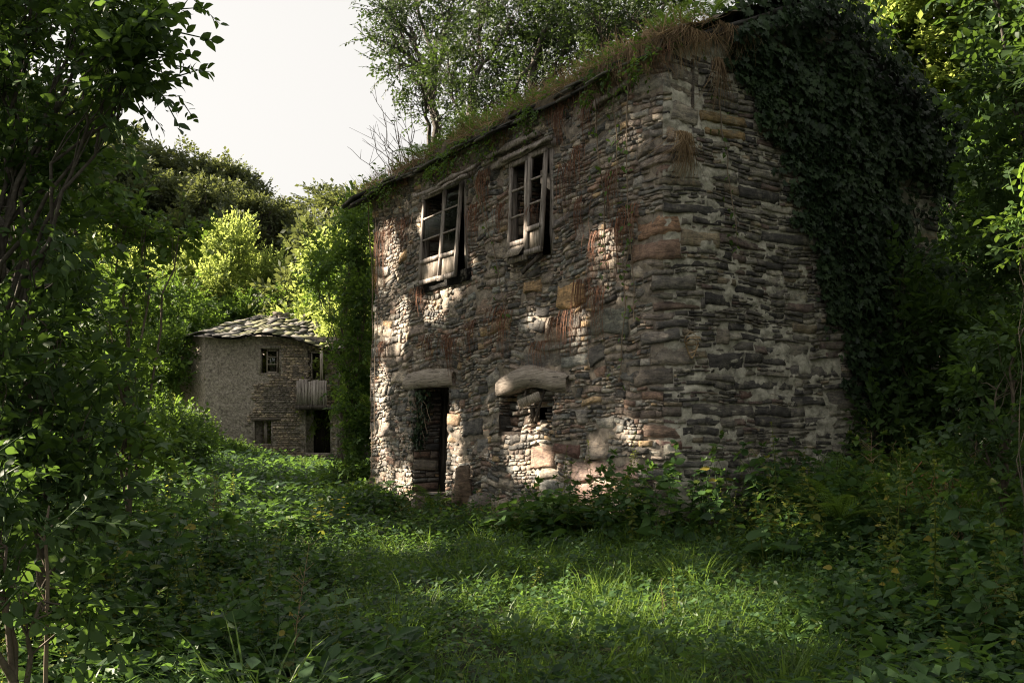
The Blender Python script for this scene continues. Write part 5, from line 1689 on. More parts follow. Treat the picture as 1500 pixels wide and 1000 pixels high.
# red-brown dead rootlets (pixel x, y of their top, px length)
reds = [(578, 320, 45, 'beside the far corner, high up'), (598, 318, 60, 'left of the first upper window'), (560, 340, 90, 'along the far corner of the front'),
        (716, 250, 70, 'between the two upper windows, near the eaves'), (738, 300, 50, 'left of the broken window'), (700, 300, 60, 'right of the first upper window'),
        (838, 240, 80, 'right of the broken window, near the eaves'), (855, 215, 60, 'under the eaves right of the broken window'), (858, 290, 60, 'high on the wall right of the broken window'),
        (825, 160, 60, 'top of the wall above the broken window'), (868, 150, 50, 'under the near half of the eaves'), (734, 450, 52, 'mid wall below the broken window'),
        (748, 455, 60, 'mid wall, second cluster below the broken window'), (817, 465, 55, 'left of the ochre stone'), (838, 455, 60, 'just below the ochre stone'),
        (858, 410, 100, 'right side of the ochre stone'), (636, 490, 42, 'above the doorway lintel, left'), (662, 490, 45, 'above the doorway lintel, middle'),
        (572, 500, 30, 'low by the far corner'), (672, 495, 60, 'above the doorway lintel, right end'), (880, 340, 60, 'right of the pale oval stone'), (915, 320, 80, 'near the corner quoins, upper'),
        (786, 300, 40, 'inside the broken window edge'), (905, 250, 70, 'upper wall near the corner'), (620, 420, 40, 'below the first upper window, left'), (700, 470, 50, 'centre of the wall'),
        (884, 420, 70, 'above the grey-green stone'), (800, 500, 40, 'above the bowed lintel'), (930, 300, 60, 'on the corner quoins')]
for (px, py, L, w) in reds:
    q, z = QZ(px, py); dq = depth_q(q)
    Lm = L / FPX * dq
    strands('hanging_rootlets', 'red-brown dead rootlets on the front wall, ' + w, 'dead vine', q, z, 26, .11 * dq / 15, Lm * 1.1, 'red_root', .0040, .05, .05, 'red-brown rootlets hanging on the front wall')
# dry grass tufts
for (px, py, n, sp, L, w) in [(988, 198, 130, .07, 72, 'clinging to the corner a third of the way down'), (1043, 90, 60, .04, 80, 'long and thin, hanging on the gable under the ivy'),
                              (960, 48, 160, .16, 75, 'overhanging the very top of the corner'), (930, 70, 150, .18, 60, 'on the eaves left of the corner'), (895, 95, 110, .2, 50, 'on the near half of the eaves'),
                              (1010, 48, 120, .2, 50, 'along the top of the gable by the corner'), (1060, 40, 100, .2, 50, 'top of the gable where the ivy begins')]:
    q, z = QZ(px, py); dq = depth_q(q)
    strands('dry_grass_tuft', 'straw-coloured dry grass tuft ' + w, 'dry grass', q, z, n, sp, L / FPX * dq, 'dry_grass', .0045, .12, .16, 'dry grass tufts on the tall house')
# thin vines down the front
for i, (x0_, y0_, x1_, y1_, w) in enumerate([(925, 110, 935, 470, 'nearest the corner, reaching mid wall'), (935, 300, 915, 560, 'low near the corner'), (905, 130, 918, 300, 'upper wall near the corner'), (700, 250, 755, 480, 'from the eaves between the windows'),
                                             (548, 300, 556, 700, 'straight down the far corner'), (556, 300, 562, 640, 'beside the one on the far corner'), (880, 150, 900, 420, 'from the eaves right of the broken window'), (1045, 130, 1070, 360, 'thin one on the gable beside the ivy')]):
    q0_, z0_ = QZ(x0_, y0_); q1_, z1_ = QZ(x1_, y1_)
    st, lv = Buf(), Buf(); n = 16; pts = []
    for j in range(n):
        t_ = j / (n - 1); pts.append(wp(q0_ + (q1_ - q0_) * t_ + .06 * fbm(t_ * 4, i, 0), z0_ + (z1_ - z0_) * t_, .10 + .05 * fbm(t_ * 3, i, 5)))
    tube(st, pts, np.linspace(.011, .006, n), 4)
    p = np.array(pts)
    if i not in (4, 5):
        m_ = 26; idx_ = RNG.integers(1, n, m_)
        C = p[idx_] + RNG.normal(0, .05, (m_, 3)) + NA * .05
        inst(lv, *LEAFT, C, RNG.normal(0, .5, (m_, 3)) + np.array([0, 0, -.5]), np.tile(NA + [0, 0, .8], (m_, 1)) + RNG.normal(0, .3, (m_, 3)), RNG.uniform(.05, .10, m_), RNG.uniform(.4, 1, m_))
    b0 = np.array(pts[0])
    t = obj('climbing_vine', None, None, tuple(b0), 0, label='thin climbing vine on the wall, ' + w, category='vine', group='thin vines on the tall house')
    obj('stem', st.mesh('stem', M['vine'], True, b0), t)
    if lv.n:
        o = obj('foliage', lv.mesh('foliage', M['leaf'], origin=b0), t); o['kind'] = 'stuff'
# tangle of pale roots on the gable
b = Buf(); q, z = QZ(1005, 505)
for i in range(12):
    a = random.uniform(0, 6.28); pts = []
    for j in range(12):
        t_ = j / 11; pts.append(wp(q + .02 + .10 * math.sin(a + 5 * t_) * (1 - .4 * t_) + random.gauss(0, .006), z + .13 - .26 * t_ + .05 * math.cos(a * 2 + 6 * t_), .09 + .05 * math.sin(3 * t_ + a)))
    tube(b, pts, .0055, 3, .8)
p0 = wp(q, z, .1); obj('root_tangle', b.mesh('root_tangle', M['dry_grass'], origin=p0), None, tuple(p0), 0, label='pale knot of dead roots on the gable near the corner', category='roots')

# ================================================================== growth on the roof edge
tb, tl = Buf(), Buf()
n = 5200
s = RNG.uniform(-.25, LA + .3, n); u = RNG.uniform(-.22, .9, n) ** 1; gap_ = np.array([mnoise.noise(Vector((a * 1.3, 0, 7))) for a in s]) > -.12; s, u = s[gap_], u[gap_]; n = len(s)
base_ = np.array([roof_pt(a, c, .18) for a, c in zip(s, u)])
d_ = -VB[None] * RNG.uniform(.1, 1.2, n)[:, None] + RNG.normal(0, .5, (n, 3)); d_[:, 2] += RNG.uniform(-.5, .9, n)
inst(tb, *BLADE, base_, d_, RNG.normal(0, .6, (n, 3)) + [0, 0, 1], np.stack([RNG.uniform(.006, .011, n), RNG.uniform(.15, .42, n), RNG.uniform(.2, .4, n)], 1), RNG.random(n))
p0 = roof_pt(4, 0)
o = obj('roof_grass', tb.mesh('roof_grass', M['dry_grass'], origin=p0), None, tuple(p0)); o['kind'] = 'stuff'; o['label'] = 'brown dead grass matted along the eaves of the tall house'; o['category'] = 'dry grass'
n = 700
s = RNG.uniform(-.2, LA + .2, n); u = RNG.uniform(-.15, 1.2, n)
keepm = RNG.random(n) < np.where(s < 6.2, 1, .35)
s, u = s[keepm], u[keepm]; n = len(s)
base_ = np.array([roof_pt(a, c, .2) for a, c in zip(s, u)])
sprays(tl, tb if False else None, base_, RNG.normal(0, .6, (n, 3)) + [0, 0, .35] - VB * .25, .34, 9, .085, LEAF2, .8, .35, .2, .9)
o = obj('roof_brambles', tl.mesh('roof_brambles', M['leaf'], origin=p0), None, tuple(p0)); o['kind'] = 'stuff'; o['label'] = 'leafy brambles growing along the roof edge of the tall house'; o['category'] = 'brambles'

# brambles and roots spilling over the eaves
hl = Buf(); n = 520
s = RNG.uniform(-.3, LA + .2, n); ok = np.array([mnoise.noise(Vector((a * .8, 3, 0))) for a in s]) > -.05; s = s[ok]; n = len(s)
hang = RNG.uniform(0, .45, n) ** 1.2
base_ = np.array([roof_pt(a, -.16, .12) for a in s]) - Z3 * hang[:, None] - VB[None] * RNG.uniform(0, .12, n)[:, None]
sprays(hl, None, base_, RNG.normal(0, .5, (n, 3)) - Z3 * .4 - VB * .2, .22, 6, .065, LEAF2, .8, .4, .15, .85)
o = obj('hanging_brambles', hl.mesh('hanging_brambles', M['leaf'], origin=p0), None, tuple(p0)); o['kind'] = 'stuff'; o['label'] = 'bramble leaves spilling down from the eaves of the tall house'; o['category'] = 'brambles'
hb = Buf()
for i in range(620):
    sx = random.uniform(-.25, LA + .1)
    if mnoise.noise(Vector((sx * 1.1, 8, 0))) < -.1: continue
    L_ = random.uniform(.08, .42) * (1 + .6 * mnoise.noise(Vector((sx * 2.2, 1, 0)))); a = roof_pt(sx, -.14 + random.uniform(0, .14), random.uniform(-.02, .1))
    tube(hb, [a, a - VB * .03 + UA * random.gauss(0, .03) - Z3 * L_ * .5, a + UA * random.gauss(0, .07) - Z3 * L_], [.004, .003, .0015], 3, random.random())
o = obj('eaves_roots', hb.mesh('eaves_roots', M['red_root'], origin=p0), None, tuple(p0)); o['kind'] = 'stuff'; o['label'] = 'thin brown roots hanging from under the eaves'; o['category'] = 'roots'
# ---------------------------------------------------------------- ferns
def frond(buf, L=0.7, n=16, arch=.5, w=.20):
    """one frond along +y, arching; each pinna a toothed strip of small leaflets"""
    pts = []
    for i in range(n + 2):
        t_ = i / (n + 1)
        pts.append([0, L * t_ * (1 - .12 * t_ * arch), L * arch * (t_ - t_ ** 2 * 1.15)])
    pts = np.array(pts)
    tube(buf, pts, np.linspace(.006, .0015, n + 2) * L / .7, 3, .6)
    for i in range(2, n + 2):
        t_ = i / (n + 1); ln = w * L * 2 * math.sin(math.pi * (t_ ** .8) * .93 + .12) * .5 + .01
        tang = nrm(pts[i] - pts[i - 1])
        for sg in (-1, 1):
            Yd = np.array([sg * 1.0, .38, -.18])
            m = 6
            C = pts[i][None] + nrm(Yd)[None] * (np.arange(m) / m * ln)[:, None]
            lw = ln * .23 * (1 - np.arange(m) / m * .75)
            for s2 in (-1, 1):
                inst(buf, *LEAFQ, C, np.tile(np.array([0, s2 * 1.0, 0]) + nrm(Yd) * .45, (m, 1)), np.tile([0, 0, 1.0], (m, 1)) + RNG.normal(0, .12, (m, 3)), lw * 1.25, np.full(m, .35 + .3 * random.random()))
def make_fern(seed, nf=9, L=.7, upr=.6):
    st_ = random.getstate(); random.seed(seed)
    ms = []
    for i in range(2):
        b_ = Buf(); frond(b_, L, 14, .45 + .15 * i); ms.append(b_.mesh('frond', M['fern']))
    t = obj('fern', None, None, (0, 0, 0), 0, label='fern', category='fern')
    for i in range(nf):
        o = obj('frond', ms[i % 2], t); a = 6.283 * i / nf + random.uniform(-.25, .25)
        o.rotation_euler = (random.uniform(.15, upr + .35), random.uniform(-.2, .2), a); o.scale = (random.uniform(.75, 1.1),) * 3
    random.setstate(st_)
    return t
FK = [make_fern(1, 10, .75), make_fern(2, 8, .65, .8), make_fern(3, 12, .85, .5)]
ferns = [(632, 752, 17.6, .9, 'dark fern at the foot of the doorway'), (512, 735, 19.5, 1.1, 'fern at the foot of the creeper mound, far corner of the tall house'), (478, 700, 21, 1.2, 'bright fern low in the creeper mound'),
         (1210, 700, 12.6, 1.1, 'upright fern with one bright frond below the gable'), (1250, 665, 14, 1.25, 'dark fern under the ivy'), (1300, 655, 14, 1.3, 'dark arching fern right of the ivy foot'), (1340, 700, 12, 1.2, 'spreading fern in the right undergrowth'),
         (1300, 730, 11, 1.0, 'pale fern in front of the arching ferns'), (1390, 740, 10, 1.1, 'fern beside the dead brown stems on the right'), (1460, 740, 9, 1.1, 'fern at the right edge of the picture'),
         (1180, 735, 12.2, .9, 'low fern at the right foot of the gable'), (1230, 770, 10.5, .8, 'small fern among nettles on the right'), (445, 715, 22, .9, 'small fern on the path before the small house'),
         (1375, 640, 13, 1.1, 'shadowed fern in the dark right corner'), (1420, 690, 11.5, 1.1, 'drooping fern right of the dead brown stems')]
def place_copy(src_list, i, loc, rot, sc, label, used={}):
    src = src_list[i % len(src_list)]
    key = id(src_list), i % len(src_list)
    if key not in used:
        used[key] = 1
        src.location = loc; src.rotation_euler = (0, 0, rot); src.scale = (sc,) * 3; src['label'] = label
        return src
    return copy_tree(src, loc, rot, sc, label)
for f in FK: f['group'] = 'ferns'
for i, (px, py, d, s_, lab) in enumerate(ferns):
    P = W(px, py, d); s_ *= 1.25; P[2] = max(ground_z(P[0], P[1]) + (.5 if px > 1000 else .15), P[2] - .35 * s_)
    place_copy(FK, i, tuple(P), i * 1.7, s_, lab)
for i, (sx, ux, lab) in enumerate([(6.4, .25, 'light green fern on the roof edge between the upper windows'), (5.9, .3, 'second light green fern on the roof edge, nearer'), (5.2, .25, 'third small fern on the roof edge, nearest'), (0.2, .5, 'bright fern on the roof at the top of the corner'), (-.1, .9, 'bright fern just right of the corner top'), (7.1, .2, 'fern on the roof edge over the first upper window')]):
    c = copy_tree(FK[i % 3], tuple(roof_pt(sx, ux, .2)), i * 2.2, .85, lab)
    pass
    
# ================================================================== undergrowth: nettles, big leaves, ground cover, grass
def nettle(seed, h=.7, pairs=8, ls=.10, m='leaf_under', tmpl=None, jn=.38):
    tmpl = tmpl or LEAFT
    r_ = np.random.default_rng(seed); sb, lb = Buf(), Buf()
    bend = r_.normal(0, .12, 2)
    pts = np.array([[bend[0] * t_ ** 2 * h, bend[1] * t_ ** 2 * h, h * t_] for t_ in np.linspace(0, 1, 6)])
    tube(sb, pts, np.linspace(.006, .002, 6), 3, .4)
    P, Y, N, S = [], [], [], []
    for i in range(pairs):
        t_ = .18 + .82 * i / (pairs - 1); a = i * 1.57 + r_.normal(0, .3)
        p = pts[0] * 0 + [bend[0] * t_ ** 2 * h, bend[1] * t_ ** 2 * h, h * t_]
        for k in (0, 1):
            aa = a + k * math.pi
            P.append(p); Y.append([math.cos(aa), math.sin(aa), .45 * (t_ - .5) - .1 + r_.normal(0, .15)]); N.append([-.3 * math.cos(aa), -.3 * math.sin(aa), 1]); S.append(ls * (1.25 - .75 * t_) * r_.uniform(.8, 1.15))
    for k in range(4):
        aa = r_.uniform(0, 6.28); P.append([bend[0] * h, bend[1] * h, h]); Y.append([math.cos(aa) * .7, math.sin(aa) * .7, .8]); N.append([0, 0, 1.0]); S.append(ls * .42)
    # side shoots
    for k in range(r_.integers(1, 4)):
        t_ = r_.uniform(.3, .7); aa = r_.uniform(0, 6.28); base = np.array([bend[0] * t_ ** 2 * h, bend[1] * t_ ** 2 * h, h * t_])
        tip = base + np.array([math.cos(aa) * .22 * h, math.sin(aa) * .22 * h, .25 * h]); tube(sb, [base, (base + tip) / 2 + [0, 0, -.01], tip], [.003, .0025, .0015], 3, .4)
        for j in range(5):
            a2 = r_.uniform(0, 6.28); P.append(base + (tip - base) * (.4 + .15 * j)); Y.append([math.cos(a2), math.sin(a2), .1]); N.append([0, 0, 1.0]); S.append(ls * .6)
    n_ = len(P)
    inst(lb, *tmpl, P, np.array(Y) + r_.normal(0, .22, (n_, 3)) - [0, 0, .12], np.array(N) + r_.normal(0, jn, (n_, 3)), S, np.clip(r_.uniform(.15, .75) + r_.normal(0, .14, n_), 0, 1))
    return sb, lb
NT = [nettle(100 + i, [.55, .7, .85, .6, .75, .95][i], [7, 8, 9, 6, 8, 10][i], [.11, .12, .11, .13, .10, .12][i]) for i in range(6)]

def tmpl_of(bufs):
    V = []; F = {}; R = []; n = 0
    for b_ in bufs:
        V.append(np.concatenate(b_.V)); R.append(np.concatenate(b_.R))
        for k_, fl in b_.F.items():
            F.setdefault(k_, []).append(np.concatenate(fl) + n)
        n += len(V[-1])
    return np.concatenate(V), {k_: np.concatenate(f) for k_, f in F.items()}, np.concatenate(R)
def merged(bufs, m, shift=0.0):
    V, F, R = tmpl_of(bufs)
    return new_mesh('weed', V, list(F.values()), m, np.clip(R + shift, 0, 1))
weed_ms = []
for j_ in range(12):
    nb = nettle(200 + j_, [.55, .7, .85, .6, .75, .95][j_ % 6], [6, 7, 8, 5, 7, 9][j_ % 6], [.13, .15, .14, .16, .12, .15][j_ % 6])
    weed_ms.append(merged(nb, M['leaf_under'], [-.25, 0, .15][j_ % 3]))
for j_ in range(4):
    weed_ms.append(merged(nettle(300 + j_, [.5, .8, .65, .9][j_], [6, 9, 7, 9][j_], [.19, .16, .22, .18][j_], tmpl=LEAF3, jn=.5), M['leaf_under'], [-.1, .15, .05, .2][j_]))
for j_ in range(3):
    weed_ms.append(merged(nettle(320 + j_, [.9, 1.1, .7][j_], [22, 26, 18][j_], [.06, .055, .07][j_], tmpl=LEAF2, jn=.6), M['leaf_yellowing'], -.15))
for j_ in range(2):      # dead stalk with seed heads
    b_ = Buf(); h_ = [1.0, 1.25][j_]; tube(b_, [[0, 0, 0], [.03, .02, h_ * .5], [.10, .05, h_]], [.006, .004, .002], 3, .6)
    for q_ in range(22):
        a_ = random.uniform(0, 6.28); z_ = h_ * random.uniform(.35, 1); c_ = np.array([.10 * (z_ / h_) ** 2, .05 * (z_ / h_) ** 2, z_]); e_ = c_ + [math.cos(a_) * .09, math.sin(a_) * .09, .07]
        tube(b_, [c_, e_], [.003, .0015], 3, .5)
    weed_ms.append(b_.mesh('weed', M['dry_grass']))
NWEED = len(weed_ms)
scatter_tree('weeds', weed_ms)
def tuft(seed, nb, h, r=.05, wdt=.007):
    r_ = np.random.default_rng(seed); b_ = Buf(); a = r_.uniform(0, 6.28, nb); ln = r_.uniform(.05, .9, nb); ra = r * r_.random(nb)
    hh = h * r_.uniform(.5, 1.2, nb)
    inst(b_, *BLADE, np.stack([np.cos(a) * ra, np.sin(a) * ra, np.zeros(nb)], 1), np.stack([np.cos(a) * ln, np.sin(a) * ln, np.ones(nb)], 1), np.stack([np.cos(a), np.sin(a), -.3 * np.ones(nb)], 1) + r_.normal(0, .3, (nb, 3)),
         np.stack([wdt * r_.uniform(.6, 1.2, nb), hh, hh * 1.1], 1), np.clip(r_.uniform(.15, .75) + r_.normal(0, .15, nb), 0, 1))
    return b_.mesh('tuft', M['grass'])
scatter_tree('grass_tufts', [tuft(i, 13, [.09, .12, .15, .26, .11, .14, .08, .18][i], .07, [.007, .009, .008, .010, .007, .012, .006, .008][i]) for i in range(8)])
def house_side(x, y):
    """distance in front of the tall house's walls (negative = inside)"""
    P = np.stack([x, y, np.zeros_like(x)], 1) - C0
    a, c = P @ UA, P @ VB
    inside = (a > -.12) & (a < LA + .1) & (c > -.12) & (c < LB + .1)
    return inside
def region_lawn(x, y):
    """1 where short grass grows, 0 in the undergrowth"""
    px = 750 + FPX * x / y; py = HOR + FPX * EYE / y
    left = 445 + 60 * np.sin(y * 1.3) + (py - 740) * -.05 + 110 * np.clip((py - 840) / 160, 0, 1)
    right = 1225 - 130 * np.clip((900 - py) / 90, 0, 1) + 60 * np.sin(y * 2.1 + 1)
    top = 765 + 12 * np.sin(x * 1.7)
    return (px > left) & (px < right) & (py > top)
gzv = np.vectorize(ground_z)

def pickw(n):
    w_ = np.array([1.0] * 12 + [.9] * 4 + [.8] * 3 + [.12] * 2); return RNG.choice(NWEED, n, p=w_ / w_.sum())
def upn_(n, t): return np.tile([0, 0, 1.0], (n, 1)) + RNG.normal(0, t, (n, 3))
def yaw(n):
    a = RNG.uniform(0, 6.28, n); return np.stack([np.cos(a), np.sin(a), np.zeros(n)], 1)
def field(n, x0, x1, y0, y1):
    return RNG.uniform(x0, x1, n), RNG.uniform(y0, y1, n)
# grass --------------------------------------------------------------
x, y = field(30000, -3.6, 4.8, 4.3, 15.5)
lawn = region_lawn(x, y)
keepm = lawn & ~house_side(x, y) & (RNG.random(len(x)) < np.clip(10 / y, .5, 1))
x, y = x[keepm], y[keepm]
cl = np.array([mnoise.noise(Vector((a * 1.6, c * 1.6, 4))) for a, c in zip(x, y)])
thin = RNG.random(len(x)) < np.clip(.5 + cl * 2.2, .10, 1)
x, y, cl = x[thin], y[thin], cl[thin]
n = len(x); print('grass', n)
c = Cloud(); nn = upn_(n, .18); yy = yaw(n); yy = np.cross(nn, np.cross(yy, nn))
# template stands along z: local y is horizontal here
c.add(np.stack([x, y, gzv(x, y) - .01], 1), yy, nn, RNG.uniform(.6, 1.25, n) * (1 + .5 * np.clip(cl, -.5, 1)), RNG.integers(0, 8, n))
o = gn_obj('grass', c, 'grass_tufts'); o['kind'] = 'stuff'; o['label'] = 'short lush grass of the clearing before the house'; o['category'] = 'grass'
# small leafy weeds ---------------------------------------------------
def rosette(seed, m=10, ls=.05):
    r_ = np.random.default_rng(seed); b_ = Buf()
    a = r_.uniform(0, 6.28, m); rad = r_.uniform(0, .07, m); z = r_.uniform(.03, .19, m)
    P = np.stack([np.cos(a) * rad, np.sin(a) * rad, z], 1); Y = np.stack([np.cos(a), np.sin(a), r_.uniform(-.3, .6, m)], 1)
    inst(b_, *LEAF2, P, Y, np.tile([0, 0, 1.0], (m, 1)) + r_.normal(0, .4, (m, 3)), ls * r_.uniform(.6, 1.2, m), np.clip(r_.uniform(0.05, .75) + r_.normal(0, .12, m), 0, 1))
    return b_.mesh('rosette', M['leaf_under'])
scatter_tree('rosettes', [rosette(i, 11, [.045, .06, .035, .05, .07, .04, .055, .05][i]) for i in range(8)])
x, y = field(60000, -11, 12, 4.2, 34); px = 750 + FPX * x / y
lw = region_lawn(x, y)
keepm = (px > -90) & (px < 1590) & (RNG.random(len(x)) < np.where(lw, 1, 1) * np.clip(9 / y, .3, 1)) & ~house_side(x, y)
x, y, lw = x[keepm], y[keepm], lw[keepm]; n = len(x); print('rosettes', n)
c = Cloud(); c.add(np.stack([x, y, gzv(x, y) - .01], 1), yaw(n), upn_(n, .25), np.where(lw, 1.15, 1.8) * RNG.uniform(.6, 1.3, n) * np.where(y > 14, 1.5, 1), RNG.integers(0, 8, n))
o = gn_obj('ground_cover', c, 'rosettes'); o['kind'] = 'stuff'; o['label'] = 'low leafy weeds covering the ground'; o['category'] = 'ground cover'
# dense nettle undergrowth outside the lawn -------------------------------
x, y = field(17000, -11, 12, 4.3, 32)
px = 750 + FPX * x / y; py = HOR + FPX * EYE / y
lw = region_lawn(x, y)
path = (np.abs(x - (-.225 * y)) < .7) & (y > 12.5)        # the trodden path stays low
pr = np.where(lw, .03, .95) * np.clip(9 / y, .35, 1) * np.where(path, .10, 1)
wallfoot = (px > 560) & (px < 950) & (py < 800)
pr = np.where(wallfoot, pr * .5, pr)
keepm = (px > -90) & (px < 1590) & (RNG.random(len(x)) < pr) & ~house_side(x, y)
x, y, px, wf_, lw = x[keepm], y[keepm], px[keepm], wallfoot[keepm], lw[keepm]; n = len(x); print('nettles', n)
sz = RNG.uniform(.6, 1.15, n) * np.where(wf_, .5, 1) * np.where(y < 6, .66, 1) * np.where(lw, .5, 1)
near_ = region_lawn(x - .7, y) | region_lawn(x + .7, y) | region_lawn(x, y - .8)
sz *= np.where(near_ & ~lw, .62, 1)
sz *= np.where((px > 1000) & (y > 7), 1.3, 1) * np.where((px < 330) & (y > 7) & (y < 14), 1.25, 1) * np.where(y > 16, .7, 1) * np.where(y > 22, .6, 1)
c = Cloud(); c.add(np.stack([x, y, gzv(x, y) - .02], 1), yaw(n), upn_(n, .14), sz, pickw(n))
# the growth crowding the foot of both walls
n = 520; qf = RNG.uniform(-9.2, 3.6, n)
Pf = np.array([wp(a, 0, (.2 if a < 0 else .15) + (1.1 if a < 0 else 1.6) * random.random()) for a in qf]); Pf[:, 2] = gzv(Pf[:, 0], Pf[:, 1]) - .02
bare = (qf > -7.2) & (qf < -3.2) & (RNG.random(n) < .6)
Pf, qf = Pf[~bare], qf[~bare]; n = len(qf)
c.add(Pf, yaw(n), upn_(n, .16), np.where(qf < -1.2, RNG.uniform(.4, .75, n), RNG.uniform(.75, 1.35, n)) * np.where(qf > -.3, 1.1, 1), pickw(n))
o = gn_obj('undergrowth', c, 'weeds'); o['kind'] = 'stuff'; o['label'] = 'nettles and leafy weeds crowding both sides of the clearing'; o['category'] = 'undergrowth'

# individual nettles and tall weeds one can pick out ------------------------
def nettle_thing(k, m='leaf_under'):
    sb, lb = NT[k]
    t = obj('tall_weed', None, None, (0, 0, 0), 0, label='weed', category='plant', group='tall weeds standing out of the undergrowth')
    obj('stem', sb.mesh('stem', M['leaf_yellowing']), t); o_ = obj('foliage', lb.mesh('foliage', M[m]), t); o_['kind'] = 'stuff'
    return t
NK = [nettle_thing(1), nettle_thing(4, 'leaf_yellowing'), nettle_thing(2), nettle_thing(5, 'leaf_yellowing')]
weeds = [(330, 745, 9.5, 1.1, 0, 'tall nettle left of the path, highest of its patch'), (300, 770, 8.8, 1.0, 2, 'nettle just left of the highest nettle patch'), (365, 760, 9.0, 1.0, 0, 'nettle right of the highest nettle patch'),
         (400, 790, 8.2, .9, 2, 'leafy nettle at the left border of the grass'), (1170, 715, 11.4, 1.25, 1, 'pale yellowing weed at the foot of the gable'), (1130, 735, 11.2, 1.2, 3, 'yellow-green tall weed left of the pale one'),
         (1105, 745, 11.0, 1.0, 1, 'yellow-green weed close to the near corner'), (1200, 750, 10.6, 1.1, 3, 'mottled weed right of the pale one'), (1300, 790, 9.0, 1.1, 1, 'light green weed centred in the right undergrowth'),
         (1270, 800, 8.8, .9, 0, 'green nettle left of the light weed on the right'), (1340, 845, 7.6, 1.0, 2, 'broad dark nettle in front on the right'), (1400, 860, 7.2, 1.0, 0, 'nettle third from the right edge'),
         (1450, 900, 6.4, 1.0, 2, 'nettle near the right edge, low'), (1480, 870, 6.8, 1.0, 3, 'yellowing weed at the right edge'), (180, 830, 7.2, .9, 0, 'dark nettle left of centre in the lower left'),
         (240, 870, 6.6, .8, 2, 'dark nettle in the lower left, nearer'), (1060, 765, 10.8, .8, 0, 'short nettle below the near corner'), (960, 775, 11.2, .7, 2, 'short nettle left of the near corner'),
         (470, 760, 14, 1.0, 1, 'yellow-green weed beside the path'), (430, 740, 16, 1.1, 0, 'tall nettle before the creeper mound'), (130, 780, 7.6, .9, 2, 'shaded nettle near the dead stem')]
for i, (px_, py_, d, s_, k, lab) in enumerate(weeds):
    P = on_ground(px_, d); zz = EYE + (HOR - py_) / FPX * d
    NKk = NK[k]
    if NKk['label'] == 'weed':
        NKk.location = tuple(P); NKk.scale = (s_,) * 3; NKk['label'] = lab
    else:
        copy_tree(NKk, tuple(P), i * 1.1, s_, lab)

# big round leaves by the wall ---------------------------------------------
def big_leaf_plant(P, n, r, size, label, lift=.35):
    P = np.array(P); t = obj('broad_leaved_plant', None, None, tuple(P), 0, label=label, category='plant', group='broad-leaved plants by the wall')
    b_ = Buf(); inst(b_, *BIGLEAF, np.zeros((1, 3)), [[0, 1., 0]], [[0, 0, 1.]], np.array([1.0]), [.6])
    me = b_.mesh('leaf', M['leaf_under'], True); sm = Buf(); tube(sm, [[0, 0, 0], [0, 0, .5], [0, 0, 1]], [.012, .009, .007], 4); sme = sm.mesh('stalk', M['leaf_yellowing'])
    for i in range(n):
        a = random.uniform(0, 6.28); rad = r * random.random() ** .6; z = lift * random.uniform(.5, 1.2) * (1 - .4 * rad / r)
        o_ = obj('leaf', me, t, (math.cos(a) * rad, math.sin(a) * rad * .6, z)); s_ = size * random.uniform(.6, 1.15); o_.scale = (s_, s_, s_)
        o_.rotation_euler = (random.uniform(-.5, .15) , random.uniform(-.35, .35), a - 1.57 + random.uniform(-.5, .5))
        k_ = obj('stalk', sme, t, (math.cos(a) * rad * .5, math.sin(a) * rad * .3, -.05)); v = Vector((math.cos(a) * rad * .5, math.sin(a) * rad * .3, z + .05))
        k_.rotation_euler = v.to_track_quat('Z', 'Y').to_euler(); k_.scale = (1, 1, v.length)
def at_wall(px_, off):
    q = qA(px_); P = C0 + UA * (-q) + NA * off; return np.array([P[0], P[1], ground_z(P[0], P[1])])
big_leaf_plant(at_wall(868, .9), 46, .75, .30, 'large-leaved green plant at the wall foot left of the near corner', .5)
big_leaf_plant(at_wall(905, .8), 22, .5, .26, 'broad-leaved plant right beside the near corner', .45)
big_leaf_plant(at_wall(585, 1.2), 26, .8, .30, 'broad-leaved plant before the far end of the front wall', .35)
big_leaf_plant(at_wall(540, 1.4), 14, .6, .30, 'broad-leaved plant at the far corner of the front wall', .35)
big_leaf_plant(at_wall(655, 1.3), 14, .6, .24, 'small broad-leaved plant before the doorway', .3)
big_leaf_plant(on_ground(1130, 10.2), 9, .35, .26, 'few round leaves in the nettles right of the corner', .4)

# weeds and dry stalks at the wall foot -------------------------------------
wb = Buf()
n = 260
q_ = RNG.uniform(-7.6, 2.5, n); P = np.array([wp(a, 0, .25 + .5 * random.random()) for a in q_]); P[:, 2] = gzv(P[:, 0], P[:, 1]) + .02
sprays(wb, None, P, RNG.normal(0, .35, (n, 3)) + [0, 0, 1], .35, 9, .06, LEAF2, .9, .2, .2, 1)
o = obj('wall_foot_weeds', wb.mesh('wall_foot_weeds', M['leaf_yellowing']), None); o['kind'] = 'stuff'; o['label'] = 'low weeds along the foot of the tall house'; o['category'] = 'weeds'

# yellow flowers -------------------------------------------------------------
t = obj('yellow_flowers', None, None, tuple(on_ground(500, 15.5)), 0, label='small yellow flowers beside the path at the foot of the creepers', category='flowers')
b0 = np.array(on_ground(500, 15.5)); b_ = Buf(); sb = Buf()
for i in range(12):
    p = np.array([random.gauss(0, .16), random.gauss(0, .12), random.uniform(.35, .7)]); tube(sb, [[p[0] * .5, p[1] * .5, 0], p], [.004, .003], 3)
    for k in range(7):
        a = k * .9; inst(b_, *LEAFQ, [p], [[math.cos(a), math.sin(a), .25]], [[0, 0, 1.]], np.array([.035]), [.5])
obj('petals', b_.mesh('petals', M['petal']), t)['kind'] = 'stuff'; obj('stems', sb.mesh('stems', M['leaf']), t)

